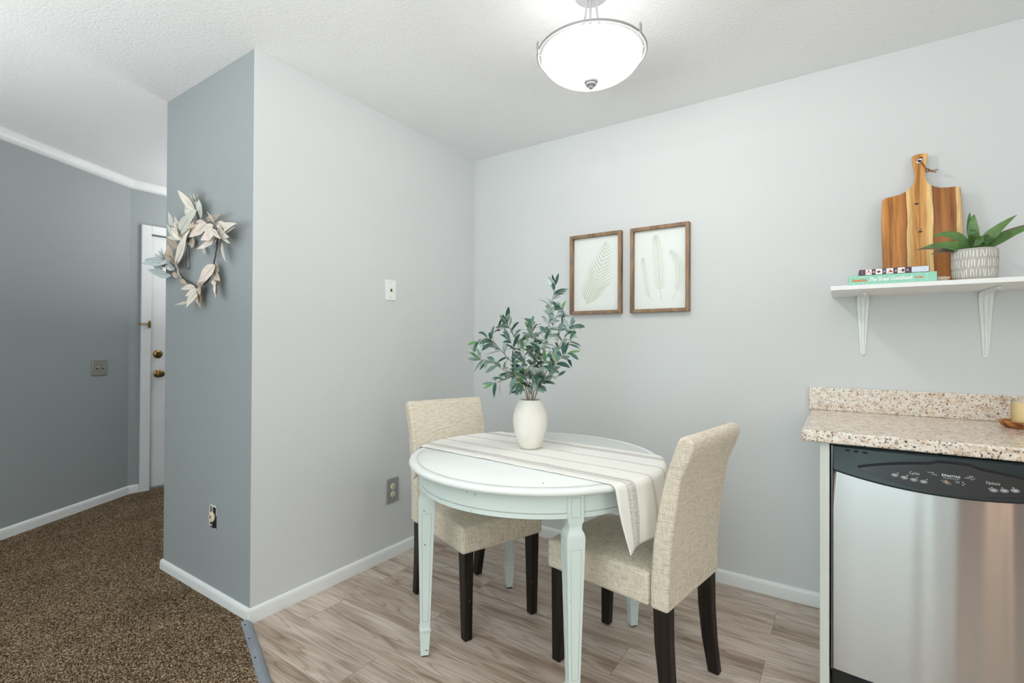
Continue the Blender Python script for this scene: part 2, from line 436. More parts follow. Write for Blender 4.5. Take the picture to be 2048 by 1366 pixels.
def mk_granite():
    mt, N, L, P = new_mat('speckled_granite')
    P.inputs['Roughness'].default_value = .16; P.inputs['Specular IOR Level'].default_value = .55
    mp = mapping(N, L, (1, 1, 1))
    n = N.new('ShaderNodeTexNoise'); n.inputs['Scale'].default_value = 42; n.inputs['Detail'].default_value = 6; n.inputs['Roughness'].default_value = .65; L.new(mp.outputs[0], n.inputs['Vector'])
    base = ramp(N, [(.3, srgb(190, 164, 142)), (.45, srgb(222, 206, 188)), (.58, srgb(238, 230, 220)), (.72, srgb(206, 202, 196))]); L.new(n.outputs['Fac'], base.inputs['Fac'])
    sp1 = N.new('ShaderNodeTexNoise'); sp1.inputs['Scale'].default_value = 150; sp1.inputs['Detail'].default_value = 3; sp1.inputs['Roughness'].default_value = .6; L.new(mp.outputs[0], sp1.inputs['Vector'])
    t1 = ramp(N, [(.60, (0, 0, 0)), (.63, (1, 1, 1))]); L.new(sp1.outputs['Fac'], t1.inputs['Fac'])
    mp2 = mapping(N, L, (1, 1, 1), loc=(5, 3, 1))
    sp2 = N.new('ShaderNodeTexNoise'); sp2.inputs['Scale'].default_value = 95; sp2.inputs['Detail'].default_value = 3; L.new(mp2.outputs[0], sp2.inputs['Vector'])
    t2 = ramp(N, [(.60, (0, 0, 0)), (.65, (1, 1, 1))]); L.new(sp2.outputs['Fac'], t2.inputs['Fac'])
    c = mixc(N, L, base.outputs['Color'], srgb(150, 120, 96), t2.outputs['Color'])
    c = mixc(N, L, c, srgb(50, 46, 46), t1.outputs['Color'])
    L.new(c, P.inputs['Base Color'])
    return mt
M['granite'] = mk_granite()

def mk_steel():
    mt, N, L, P = new_mat('brushed_stainless')
    P.inputs['Base Color'].default_value = (.58, .58, .575, 1); P.inputs['Metallic'].default_value = 1
    P.inputs['Roughness'].default_value = .20
    P.inputs['Anisotropic'].default_value = .97
    P.inputs['Anisotropic Rotation'].default_value = .25
    tg = N.new('ShaderNodeTangent'); tg.direction_type = 'RADIAL'; tg.axis = 'Z'; L.new(tg.outputs[0], P.inputs['Tangent'])
    mp = mapping(N, L, (6, 6, 900))
    n = N.new('ShaderNodeTexNoise'); n.inputs['Scale'].default_value = 1; n.inputs['Detail'].default_value = 2; L.new(mp.outputs[0], n.inputs['Vector'])
    r = ramp(N, [(.3, (.235, .235, .235)), (.7, (.27, .27, .27))]); L.new(n.outputs['Fac'], r.inputs['Fac']); L.new(r.outputs['Color'], P.inputs['Roughness'])
    mp2 = mapping(N, L, (9, 1, .35))
    n2 = N.new('ShaderNodeTexNoise'); n2.inputs['Scale'].default_value = 1.1; n2.inputs['Detail'].default_value = 1; L.new(mp2.outputs[0], n2.inputs['Vector'])
    b = N.new('ShaderNodeBump'); b.inputs['Strength'].default_value = .5; b.inputs['Distance'].default_value = .012
    L.new(n2.outputs['Fac'], b.inputs['Height']); L.new(b.outputs['Normal'], P.inputs['Normal'])
    return mt
M['steel'] = mk_steel()
M['nickel'] = pmat('brushed_nickel', (.50, .50, .51), .32, 1.0)
M['brass'] = pmat('aged_brass', (.30, .19, .08), .28, 1.0)
M['steelplate'] = pmat('satin_switch_plate', srgb(168, 166, 158), .38, .5)
M['greyplate'] = pmat('grey_outlet_plate', srgb(158, 160, 162), .4, .25)
M['ivory'] = pmat('ivory_plastic', srgb(226, 216, 190), .35)

def mk_glow(name, col, s):
    mt, N, L, P = new_mat(name)
    P.inputs['Base Color'].default_value = (.85, .85, .83, 1); P.inputs['Roughness'].default_value = .25
    P.inputs['Emission Color'].default_value = (*col, 1); P.inputs['Emission Strength'].default_value = s
    return mt
def mk_frost():
    mt, N, L, P = new_mat('lit_frosted_glass')
    P.inputs['Base Color'].default_value = (.85, .85, .84, 1); P.inputs['Roughness'].default_value = .25
    P.inputs['Emission Color'].default_value = (1, .985, .96, 1); P.inputs['Emission Strength'].default_value = BOWL_OUT
    t = N.new('ShaderNodeBsdfTransparent'); mx = N.new('ShaderNodeMixShader'); mx.inputs[0].default_value = .5
    L.new(P.outputs[0], mx.inputs[1]); L.new(t.outputs[0], mx.inputs[2]); L.new(mx.outputs[0], N['Material Output'].inputs['Surface'])
    return mt
M['bowl_out'] = mk_frost()
M['ring_metal'] = pmat('satin_grey_metal', (.36, .36, .37), .5, .35)
M['canopy_metal'] = pmat('satin_canopy', (.45, .44, .46), .5, .2)
M['plate_glow'] = mk_glow('glowing_plate_top', (1.0, .97, .93), PLATE_GLOW)  # glow added on top of the lamp plate to brighten the ceiling
M['metal_white'] = pmat('white_enamel_bracket', srgb(232, 238, 236), .3, coat=.3)

def mk_acacia():
    mt, N, L, P = new_mat('acacia_board')
    P.inputs['Roughness'].default_value = .4
    tc = N.new('ShaderNodeTexCoord'); sep = N.new('ShaderNodeSeparateXYZ'); L.new(tc.outputs['Object'], sep.inputs[0])
    # wobble of the glue lines / colour bands
    mpw = mapping(N, L, (2, 1, 5)); nw = N.new('ShaderNodeTexNoise'); nw.inputs['Scale'].default_value = 1; L.new(mpw.outputs[0], nw.inputs['Vector'])
    ma = N.new('ShaderNodeMath'); ma.operation = 'MULTIPLY_ADD'; ma.inputs[1].default_value = .02; L.new(nw.outputs['Fac'], ma.inputs[0]); L.new(sep.outputs['X'], ma.inputs[2])
    mr = N.new('ShaderNodeMapRange'); mr.inputs['From Min'].default_value = -.111; mr.inputs['From Max'].default_value = .131; L.new(ma.outputs[0], mr.inputs['Value'])
    a = srgb(190, 124, 56); b_ = srgb(222, 166, 96); c_ = srgb(240, 208, 146); d_ = srgb(164, 104, 52)
    r = ramp(N, [(0, srgb(206, 146, 76)), (.06, a), (.2, srgb(198, 136, 66)), (.30, srgb(168, 106, 46)), (.315, srgb(120, 66, 26)), (.325, c_), (.40, b_), (.48, srgb(214, 154, 84)), (.55, b_),
                 (.62, c_), (.65, c_), (.66, srgb(132, 78, 36)), (.70, d_), (.8, srgb(178, 118, 62)), (.9, srgb(146, 90, 42)), (.945, srgb(170, 112, 58)), (.955, srgb(242, 208, 150)), (1, srgb(240, 205, 150))])
    L.new(mr.outputs[0], r.inputs['Fac'])
    mp = mapping(N, L, (26, 10, 1.6)); n = N.new('ShaderNodeTexNoise'); n.inputs['Scale'].default_value = 1.6; n.inputs['Detail'].default_value = 5; n.inputs['Distortion'].default_value = 1.0; L.new(mp.outputs[0], n.inputs['Vector'])
    g = ramp(N, [(.34, (.42, .33, .25)), (.46, (.92, .9, .86)), (.62, (1.15, 1.13, 1.08))]); L.new(n.outputs['Fac'], g.inputs['Fac'])
    mp3 = mapping(N, L, (150, 60, 6)); n3 = N.new('ShaderNodeTexNoise'); n3.inputs['Scale'].default_value = 1.6; n3.inputs['Detail'].default_value = 2; L.new(mp3.outputs[0], n3.inputs['Vector'])
    g3 = ramp(N, [(.36, (.80, .76, .72)), (.6, (1.05, 1.05, 1.05))]); L.new(n3.outputs['Fac'], g3.inputs['Fac'])
    c = mixc(N, L, r.outputs['Color'], g.outputs['Color'], .75, 'MULTIPLY')
    c = mixc(N, L, c, g3.outputs['Color'], .7, 'MULTIPLY')
    L.new(c, P.inputs['Base Color'])
    return mt
M['acacia'] = mk_acacia()
M['knot'] = pmat('wood_knot', srgb(58, 30, 14), .6)
M['leather'] = pmat('leather_cord', srgb(134, 84, 50), .6)

def mk_framewood():
    mt, N, L, P = new_mat('weathered_frame_wood')
    P.inputs['Roughness'].default_value = .6
    mp = mapping(N, L, (30, 30, 5)); n = N.new('ShaderNodeTexNoise'); n.inputs['Scale'].default_value = 1; n.inputs['Detail'].default_value = 5; L.new(mp.outputs[0], n.inputs['Vector'])
    r = ramp(N, [(.3, srgb(96, 78, 66)), (.45, srgb(134, 108, 84)), (.58, srgb(160, 128, 96)), (.72, srgb(120, 112, 108))]); L.new(n.outputs['Fac'], r.inputs['Fac'])
    L.new(r.outputs['Color'], P.inputs['Base Color']); return mt
M['framewood'] = mk_framewood()
M['paper'] = pmat('art_paper', srgb(232, 238, 235), .6)
M['fern'] = pmat('fern_print_ink', srgb(200, 210, 190), .7)
M['fern_stem'] = pmat('fern_print_stem_ink', srgb(170, 182, 150), .7)
M['fern_stalk'] = pmat('fern_print_stalk_ink', srgb(120, 122, 112), .7)

def mk_marble():
    mt, N, L, P = new_mat('whitewashed_vase')
    P.inputs['Roughness'].default_value = .55
    mp = mapping(N, L, (1, 1, 1)); n = N.new('ShaderNodeTexNoise'); n.inputs['Scale'].default_value = 9; n.inputs['Detail'].default_value = 8; n.inputs['Distortion'].default_value = .6; L.new(mp.outputs[0], n.inputs['Vector'])
    r = ramp(N, [(.3, srgb(228, 223, 212)), (.525, srgb(235, 232, 224)), (.530, srgb(226, 220, 205)), (.535, srgb(236, 233, 226)), (.7, srgb(232, 228, 219))]); L.new(n.outputs['Fac'], r.inputs['Fac'])
    L.new(r.outputs['Color'], P.inputs['Base Color']); return mt
M['vase'] = mk_marble()
def two_sided(name, top, under, rough=.45, var=.2, subs=0.0):
    mt, N, L, P = new_mat(name)
    P.inputs['Roughness'].default_value = rough
    g = N.new('ShaderNodeNewGeometry')
    mp = mapping(N, L, (1, 1, 1)); n = N.new('ShaderNodeTexNoise'); n.inputs['Scale'].default_value = 30; L.new(mp.outputs[0], n.inputs['Vector'])
    r = ramp(N, [(.3, tuple(c*(1-var) for c in top)), (.7, tuple(min(1, c*(1+var)) for c in top))]); L.new(n.outputs['Fac'], r.inputs['Fac'])
    c = mixc(N, L, r.outputs['Color'], under, g.outputs['Backfacing'])
    L.new(c, P.inputs['Base Color']); return mt
M['leaf_dark'] = two_sided('olive_leaf_dark', srgb(44, 84, 70), srgb(128, 152, 142))
M['leaf_mid'] = two_sided('olive_leaf_grey', srgb(96, 128, 118), srgb(168, 186, 180))
M['leaf_pale'] = two_sided('olive_leaf_pale', srgb(168, 186, 182), srgb(206, 216, 214))
M['leaf_bright'] = two_sided('olive_leaf_fresh', srgb(88, 138, 74), srgb(140, 170, 130))
M['twig'] = pmat('olive_twig', srgb(158, 142, 124), .7, var=.15, vscale=60)
M['agave'] = two_sided('agave_green', srgb(92, 128, 70), srgb(86, 120, 84), .4, .3)
M['agave_red'] = two_sided('agave_dark_tip', srgb(116, 104, 84), srgb(120, 92, 84), .4, .25)
M['w_cream'] = two_sided('cream_fabric_leaf', srgb(226, 220, 208), srgb(214, 208, 196), .8, .06)
M['w_green'] = two_sided('pale_sage_fabric_leaf', srgb(208, 212, 202), srgb(198, 200, 190), .8, .06)
M['w_pink'] = two_sided('blush_fabric_leaf', srgb(228, 216, 206), srgb(216, 202, 190), .8, .08)
M['w_tan'] = two_sided('tan_fabric_leaf', srgb(196, 180, 162), srgb(186, 170, 152), .8, .08)
M['w_blue'] = two_sided('powder_blue_fabric_leaf', srgb(184, 196, 198), srgb(172, 186, 188), .8, .06)
M['w_vein'] = pmat('leaf_vein_stain', srgb(128, 106, 84), .8)
M['vine'] = pmat('wreath_vine', srgb(78, 72, 62), .7, var=.2, vscale=60)
def mk_pot():
    mt = pmat('grey_washed_clay', srgb(186, 182, 176), .8, bump=.3, bscale=120, var=.08, vscale=25)
    return mt
M['pot'] = mk_pot()
M['pot_white'] = pmat('white_brushed_glaze', srgb(238, 236, 230), .6)
M['soil'] = pmat('dark_soil', srgb(60, 46, 36), .95, bump=.8, bscale=90)
M['teal'] = pmat('mint_green_cover', srgb(150, 214, 190), .45)
M['mint_light'] = pmat('mint_pattern_ink', srgb(196, 232, 220), .5)
M['orange_ink'] = pmat('orange_ink', srgb(226, 120, 48), .5)
M['white_ink'] = pmat('white_ink', srgb(246, 248, 246), .5)
M['plum'] = pmat('plum_cover', srgb(84, 54, 74), .4)
M['pages'] = pmat('book_pages', srgb(232, 228, 216), .8)
M['bluewhite'] = pmat('pale_blue_label', srgb(214, 226, 240), .5)
M['red_ink'] = pmat('red_ink', srgb(196, 60, 52), .5)
M['maroon_ink'] = pmat('maroon_ink', srgb(120, 36, 64), .5)
M['tan_ink'] = pmat('tan_ink', srgb(216, 186, 150), .5)
M['wax'] = pmat('cream_wax_jar', srgb(246, 222, 168), .35, coat=.4)
def mk_glass():
    mt, N, L, P = new_mat('clear_glass')
    out = N['Material Output']; N.remove(P)
    t = N.new('ShaderNodeBsdfTransparent'); g = N.new('ShaderNodeBsdfGlossy'); g.inputs['Roughness'].default_value = .03
    lw = N.new('ShaderNodeLayerWeight'); lw.inputs[0].default_value = .25
    mx = N.new('ShaderNodeMixShader'); L.new(lw.outputs['Fresnel'], mx.inputs[0]); L.new(t.outputs[0], mx.inputs[1]); L.new(g.outputs[0], mx.inputs[2])
    L.new(mx.outputs[0], out.inputs['Surface']); return mt
M['glass'] = mk_glass()
def mk_traywood():
    mt, N, L, P = new_mat('olive_wood_tray'); P.inputs['Roughness'].default_value = .45
    mp = mapping(N, L, (14, 30, 30)); n = N.new('ShaderNodeTexNoise'); n.inputs['Scale'].default_value = 1; n.inputs['Detail'].default_value = 5; n.inputs['Distortion'].default_value = 1.2; L.new(mp.outputs[0], n.inputs['Vector'])
    r = ramp(N, [(.33, srgb(110, 62, 26)), (.45, srgb(184, 116, 54)), (.6, srgb(206, 142, 74)), (.7, srgb(176, 110, 52))]); L.new(n.outputs['Fac'], r.inputs['Fac'])
    L.new(r.outputs['Color'], P.inputs['Base Color']); return mt
M['traywood'] = mk_traywood()
M['strip'] = pmat('grey_vinyl_strip', srgb(134, 142, 150), .45, bump=.2, bscale=60, var=.08, vscale=12)
M['brownwood'] = pmat('brown_cabinet_wood', srgb(84, 54, 44), .5, var=.15, vscale=5)
M['warmwood'] = pmat('pale_oak_post', srgb(250, 206, 166), .5)
M['slate'] = pmat('dark_mullion', srgb(70, 80, 88), .5)
M['panelpaint'] = mk_distressed('cabinet_white_paint', srgb(216, 222, 216), .735)
M['dw_console'] = pmat('charcoal_console', (.028, .030, .032), .33, bump=.1, bscale=700)
M['dw_recess'] = pmat('black_recess', (.014, .026, .029), .3, bump=.1, bscale=500)
M['btn'] = pmat('grey_button', srgb(132, 134, 136), .45)
M['panel_ink'] = pmat('panel_print', srgb(220, 222, 222), .5)
M['amber'] = pmat('wash_symbol', srgb(206, 180, 148), .5)
M['cabinet'] = pmat('cabinet_front_white', srgb(226, 226, 222), .4)

# ------------------------------------------------------------------ room shell
LA, LC = 1.5195, 0.8437
DX = -2.497                                 # entry door wall
D2 = Vector((DX, -1.135)); D1 = Vector((-2.057, -1.897))
dd = (D1-D2).normalized()
D0 = D1 + dd*0.9                            # angled wall goes on past the frame
LX = D0.x
RX, RY = 3.7, -4.7
CARP = 0.015
# the vinyl / carpet border leaves the partition corner at an angle
B0 = Vector((0.01, -1.532)); B1 = Vector((0.412, -1.6805)); bd = (B1-B0).normalized()
B2 = B0 + bd*3.93
bn = Vector((-bd.y, bd.x))
def flat_slab(name, poly, z0, z1, mt):
    b = MB(); b.prism([(x, y, z0) for x, y in poly], (0, 0, z1-z0)); return b.build(name, mt)
struct(flat_slab('floor', [(-.02, .02), (-.02, -1.53), tuple(B0), tuple(B2), (RX+.02, B2.y), (RX+.02, .02)], -.05, 0, M['planks']))
struct(flat_slab('floor', [(-2.7, .7), (-2.7, -1.0), (LX-.1, D0.y), (LX-.1, RY-.1), (RX+.1, RY-.1), (RX+.1, B2.y-.01), (B2.x, B2.y-.01), (B0.x-.005, B0.y-.008), (-.022, -1.53), (-.8, -1.3), (-.8, .7)], -.05, CARP, M['carpet']))
cei = MB(); cei.box(-2.8, RY-.15, H, RX+.15, .75, H+.06)
struct(cei.build('ceiling', M['ceiling']))
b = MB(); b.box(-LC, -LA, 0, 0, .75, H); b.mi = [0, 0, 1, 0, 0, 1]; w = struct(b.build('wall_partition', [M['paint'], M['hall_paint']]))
b = MB(); b.box(0, 0, 0, RX+.15, .12, H); struct(b.build('wall_back', M['paint']))
b = MB(); b.box(RX, RY, 0, RX+.15, -2.9, H); b.box(RX, -1.9, 0, RX+.15, 0, H); b.box(RX, -2.9, 0, RX+.15, -1.9, 1.0); b.box(RX, -2.9, 2.0, RX+.15, -1.9, H); struct(b.build('wall_right', M['paint']))
f_ = MB()
for ya, yb, za, zb_ in ((-2.9, -2.85, 1.0, 2.0), (-1.95, -1.9, 1.0, 2.0), (-2.85, -1.95, 1.0, 1.05), (-2.85, -1.95, 1.95, 2.0)): f_.box(RX+.03, ya, za, RX+.09, yb, zb_)
wn = struct(f_.build('added_window_3', M['white'])); g = MB(); g.box(RX+.055, -2.85, 1.05, RX+.061, -1.95, 1.95); child(wn, 'pane', g, M['glass'])  # window and its opening added to go with the warm fill
# angled hall wall
n2 = Vector((dd.y, -dd.x))
if n2.dot(Vector((CAM.x, CAM.y))-D2) > 0: n2 = -n2
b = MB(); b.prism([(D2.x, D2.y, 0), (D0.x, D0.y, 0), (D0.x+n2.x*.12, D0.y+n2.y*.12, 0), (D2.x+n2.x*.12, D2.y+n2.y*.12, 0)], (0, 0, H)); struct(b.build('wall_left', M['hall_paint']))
# entry wall with door opening
DOY0, DOY1, DOZ = -1.0, -.10, 2.05
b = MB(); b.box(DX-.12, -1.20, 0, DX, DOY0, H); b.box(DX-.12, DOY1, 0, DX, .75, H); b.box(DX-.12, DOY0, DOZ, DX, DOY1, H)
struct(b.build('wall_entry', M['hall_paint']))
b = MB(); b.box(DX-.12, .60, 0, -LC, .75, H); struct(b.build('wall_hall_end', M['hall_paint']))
# living-room side wall with window opening
b = MB(); wy0, wy1, wz0, wz1 = -4.45, -2.95, .95, 2.15
b.box(LX-.12, RY, 0, LX, wy0, H); b.box(LX-.12, wy1, 0, LX, D0.y+.05, H); b.box(LX-.12, wy0, 0, LX, wy1, wz0); b.box(LX-.12, wy0, wz1, LX, wy1, H)
struct(b.build('wall_living', M['paint']))
f_ = MB(); f_.box(LX-.08, wy0, wz0, LX-.03, wy0+.05, wz1); f_.box(LX-.08, wy1-.05, wz0, LX-.03, wy1, wz1); f_.box(LX-.08, wy0, wz0, LX-.03, wy1, wz0+.05); f_.box(LX-.08, wy0, wz1-.05, LX-.03, wy1, wz1); f_.box(LX-.08, -3.72, wz0, LX-.03, -3.68, wz1)
wn = struct(f_.build('window_1', M['white'])); g = MB(); g.box(LX-.058, wy0+.05, wz0+.05, LX-.052, wy1-.05, wz1-.05); child(wn, 'pane', g, M['glass'])
# rear wall with patio door opening
px0, px1, pz1 = .45, 2.83, 2.08
b = MB(); b.box(LX-.12, RY-.12, 0, px0, RY, H); b.box(px1, RY-.12, 0, RX+.15, RY, H); b.box(px0, RY-.12, pz1, px1, RY, H)
struct(b.build('wall_rear', M['paint']))
f_ = MB()
for x in (px0, px1-.06): f_.box(x, RY-.09, 0, x+.06, RY-.03, pz1)
f_.box(px0, RY-.09, 0, px1, RY-.03, .06); f_.box(px0, RY-.09, pz1-.06, px1, RY-.03, pz1)
wn = struct(f_.build('window_2', M['white']))
g = MB(); g.box(2.565, RY-.12, .06, 2.645, RY+.012, pz1-.06); child(wn, 'mullion', g, M['slate'])
g = MB(); g.box(px0+.06, RY-.063, .06, px1-.06, RY-.057, pz1-.06); child(wn, 'pane', g, M['glass'])

# baseboards: straight run with an eased top
def board_run(mb, p0, p1, nrm, h, t, z0=0.0, ext0=0.0, ext1=0.0):
    p0, p1, nrm = Vector(p0), Vector(p1), Vector(nrm).normalized()
    d = (p1-p0).normalized()
    prof = [(0, 0), (t, 0), (t, h*.72), (t*.82, h*.88), (t*.45, h*.97), (0, h)]
    a = p0-d*ext0; L_ = (p1-p0).length+ext0+ext1
    mb.prism([(a.x+nrm.x*o_, a.y+nrm.y*o_, z0+z) for o_, z in prof], (d.x*L_, d.y*L_, 0))
HB, TB = .063, .013
b = MB(); board_run(b, (0, 0), (2.017, 0), (0, -1), HB+.001, TB); struct(b.build('baseboard_back', M['white_trim'], smooth=True, autos=50))
b = MB(); board_run(b, (0, -LA), (0, 0), (1, 0), HB, TB, ext0=TB*.6); struct(b.build('baseboard_partition_dining', M['white_trim'], smooth=True, autos=50))
b = MB(); board_run(b, (-LC, -LA), (0, -LA), (0, -1), HB, TB, ext0=TB*.8, ext1=TB*.4); struct(b.build('baseboard_partition_hall', M['white_trim'], smooth=True, autos=50))
b = MB(); board_run(b, (-LC, -LA), (-LC, .6), (-1, 0), HB, TB, ext0=TB*.8); struct(b.build('baseboard_partition_side', M['white_trim'], smooth=True, autos=50))
b = MB(); board_run(b, D0, D2, -n2, .078, TB); struct(b.build('baseboard_left', M['white_trim'], smooth=True, autos=50))
b = MB(); board_run(b, (DX, -1.135), (DX, -1.066), (1, 0), .078, TB); struct(b.build('baseboard_entry', M['white_trim'], smooth=True, autos=50))
# crown moulding
def crown_run(mb, p0, p1, nrm, s=.058, ext0=0, ext1=0):
    p0, p1, nrm = Vector(p0), Vector(p1), Vector(nrm).normalized(); d = (p1-p0).normalized()
    prof = [(0, H), (s*.72, H), (s*.72, H-.006)] + [(s*.72*math.cos(a), H-.006-s*.9*math.sin(a)) for a in (.3, .6, .9, 1.2)] + [(0, H-s)]
    a = p0-d*ext0; L_ = (p1-p0).length+ext0+ext1
    mb.prism([(a.x+nrm.x*o_, a.y+nrm.y*o_, z) for o_, z in prof], (d.x*L_, d.y*L_, 0))
b = MB(); crown_run(b, D0, D2, -n2, ext1=.012); struct(b.build('trim_1', M['white_trim'], smooth=True, autos=50))
b = MB(); crown_run(b, (DX, -1.135), (DX, .6), (1, 0), ext0=0); struct(b.build('trim_2', M['white_trim'], smooth=True, autos=50))
# door casing
b = MB(); cz = DOZ+.066
b.box(DX, -1.064, 0.0, DX+.022, -.998, cz); b.box(DX, DOY1-.002, 0, DX+.022, DOY1+.064, cz); b.box(DX, -.998, DOZ, DX+.022, DOY1-.002, cz)
struct(b.build('trim_3', M['white_trim'], bevel=.004))
# door slab with hardware
b = MB(); b.box(DX-.055, DOY0+.006, .030, DX-.012, DOY1-.006, DOZ-.006)
door = struct(b.build('door_1', M['white_trim'], bevel=.003))
b = MB(); b.box(DX-.06, DOY0, .0, DX-.005, DOY1, .020); child(door, 'threshold', b, M['strip'])
fx = DX-.012
b = MB(); ky, kz = -.935, .936
b.lathe([(.0, -.002), (.033, -.002), (.033, .004), (.027, .010), (.013, .013), (.012, .030), (.020, .036), (.027, .046), (.027, .058), (.018, .064), (0, .064)], (fx, ky, kz), 28, axis='x')
k = child(door, 'door_knob', b, M['brass'], smooth=True)
b = MB(); b.lathe([(0, -.002), (.034, -.002), (.034, .004), (.026, .013), (.015, .016), (.014, .02), (0, .02)], (fx, -.938, 1.094), 28, axis='x')
b.box(fx+.018, -.942, 1.078, fx+.034, -.934, 1.110)
k = child(door, 'deadbolt', b, M['brass'], smooth=True)
# swing-bar door guard
t = thing('door_guard', 'brass swing bar door guard on the white door casing', 'latch', (DX+.022, -1.012, 1.33))
b = MB(); b.box(DX+.0225, -1.018, 1.302, DX+.0265, -1.0, 1.358); b.box(DX+.0265, -1.014, 1.318, DX+.042, -1.004, 1.342)
child(t, 'mounting_plate', b, M['brass'], bevel=.002)
b = MB(); pts = []
for s_ in (1, -1):
    seq = [(DX+.034, -1.010, 1.33+.006*s_), (DX+.050, -1.045, 1.33+.006*s_), (DX+.062, -1.085, 1.33+.005*s_)]
    pts += seq if s_ == 1 else [(DX+.066, -1.096, 1.33)] + seq[::-1]
b.tube(pts, .0032, 8); b.lathe([(0, -.006), (.007, -.004), (.007, .004), (0, .006)], (DX+.066, -1.099, 1.33), 12)
child(t, 'swing_bar', b, M['brass'], smooth=True)

# ------------------------------------------------------------------ floor transition strip
t0 = B0 - bd*.012; L_ = 3.9
b = MB()
prof = [(-.026, .0155), (-.024, .019), (-.004, .022), (0.0, .0195), (.004, .0195), (.013, .010), (.018, .0005), (-.026, .0005)]
b.prism([(t0.x+bn.x*o_, t0.y+bn.y*o_, z) for o_, z in prof], (bd.x*L_, bd.y*L_, 0))
strip = struct(b.build('trim_4', M['strip']))
for q in (.04, .155, .30, .50, .75, 1.0, 1.3, 1.6, 2.0):
    p = t0 + bd*q - bn*.015
    b = MB(); b.lathe([(0, .0), (.0038, .0), (.003, .0016), (0, .002)], (p.x, p.y, .0205), 8); child(strip, 'nail_head', b, M['black'])

# ------------------------------------------------------------------ plates and outlets
def plate_A(name, label, cat, yc, zc, w_, h_, mt, t_=.006):
    o = thing(name, label, cat, (0, yc, zc))
    b = MB(); b.box(.0003, yc-w_/2, zc-h_/2, t_, yc+w_/2, zc+h_/2); child(o, 'cover_plate', b, mt, bevel=.0025)
    return o
o = plate_A('wall_jack', 'white wall jack plate with one small socket, high on the pale partition', 'wall jack', -.753, 1.483, .076, .114, M['white'])
b = MB(); b.box(.0055, -.762, 1.472, .0085, -.744, 1.494); child(o, 'jack_frame', b, M['ivory'], bevel=.001)
b = MB(); b.box(.008, -.758, 1.477, .0092, -.748, 1.489); child(o, 'socket', b, M['black'])
for z in (1.525, 1.441):
    b = MB(); b.lathe([(0, .0055), (.0035, .0055), (.002, .0075), (0, .0075)], (0, -.753, z), 10, axis='x'); child(o, 'screw', b, M['nickel'])
o = plate_A('power_outlet', 'grey duplex power outlet low on the partition beside the left chair', 'outlet', -.7305, .371, .086, .136, M['greyplate'], .007)
for zc in (.393, .349):
    b = MB(); b.lathe([(0, 0), (.0165, 0), (.0165, .0035), (.0145, .0045), (0, .0045)], (.006, -.7305, zc), 24, axis='x'); r_ = child(o, 'receptacle', b, M['ivory'], smooth=True)
    for y in (-.7375, -.7235):
        b = MB(); b.box(.0102, y-.0013, zc-.001, .0108, y+.0013, zc+.009); child(r_, 'slot', b, M['black'])
    b = MB(); b.lathe([(0, .0), (.0028, .0), (.0028, .0006), (0, .0006)], (.0102, -.7305, zc-.0085), 10, axis='x')
    child(r_, 'ground_hole', b, M['black'])
b = MB(); b.lathe([(0, 0), (.003, 0), (.002, .0015), (0, .0015)], (.0069, -.7305, .371), 10, axis='x'); child(o, 'screw', b, M['nickel'])

# uncovered junction box on the hall face of the partition
o = thing('open_junction_box', 'uncovered junction box with bare round receptacle low on the hall side of the partition', 'outlet', (-.3215, -LA, .386))
y0 = -LA
b = MB(); b.box(-.3525, y0-.0015, .336, -.2905, y0-.0002, .437); child(o, 'box_opening', b, M['black'])
b = MB()
b.box(-.354, y0-.003, .338, -.3465, y0-.0008, .439); b.box(-.354, y0-.003, .4325, -.290, y0-.0008, .4395); b.box(-.2925, y0-.0025, .395, -.290, y0-.0008, .437); b.box(-.350, y0-.003, .342, -.326, y0-.0008, .348); b.box(-.306, y0-.0025, .3335, -.294, y0-.0008, .3375)
child(o, 'bare_plaster_edge', b, M['white_trim'])
b = MB(); b.lathe([(0, -.002), (.0225, -.002), (.0225, -.007), (.019, -.010), (0, -.010)], (-.325, y0, .385), 26, axis='y'); b.box(-.331, y0-.005, .398, -.318, y0-.0025, .430)
rc = child(o, 'receptacle', b, M['ivory'], smooth=True)
b = MB(); b.lathe([(0, -.0095), (.0055, -.0095), (.0055, -.0108), (0, -.0108)], (-.329, y0, .385), 14, axis='y'); child(rc, 'socket_hole', b, pmat('rust', srgb(92, 60, 44), .7))
for xs_, zs_ in ((-.325, .421), (-.318, .354)):
    b = MB(); b.lathe([(.003, -.005), (.0065, -.005), (.0065, -.0075), (.003, -.0075)], (xs_, y0, zs_), 14, axis='y', closed=True); child(o, 'screw_ear', b, M['nickel'])

# double switch plate on the angled wall
o = thing('light_switch', 'satin double light switch plate on the dark angled hall wall', 'light switch', (0, 0, 0))
nn = -n2; cD = Vector((D2.x, D2.y)) - 0*dd
sc = D2 + dd*.252
ang = math.atan2(nn.y, nn.x)
o.location = (sc.x, sc.y, 1.006); o.rotation_euler = (0, 0, ang); OFF[o.name] = Vector((0, 0, 0))
b = MB(); b.box(.0003, -.062, -.058, .007, .062, .058); child(o, 'cover_plate', b, M['steelplate'], bevel=.003)
for y in (-.023, .023):
    b = MB(); b.box(.0065, y-.005, -.013, .0078, y+.005, .012); sl = child(o, 'slot', b, M['black'])
    b = MB(); b.hexa([(.006, y-.004, -.004), (.006, y+.004, -.004), (.006, y+.004, .006), (.006, y-.004, .006)], [(.0175, y-.0035, .004), (.0175, y+.0035, .004), (.0175, y+.0035, .010), (.0175, y-.0035, .010)]); child(o, 'toggle', b, M['ivory'], bevel=.001)
for y in (-.023, .023):
    for z in (-.031, .031):
        b = MB(); b.lathe([(0, .0065), (.003, .0065), (.002, .0078), (0, .0078)], (0, y, z), 8, axis='x'); child(o, 'screw', b, M['nickel'])

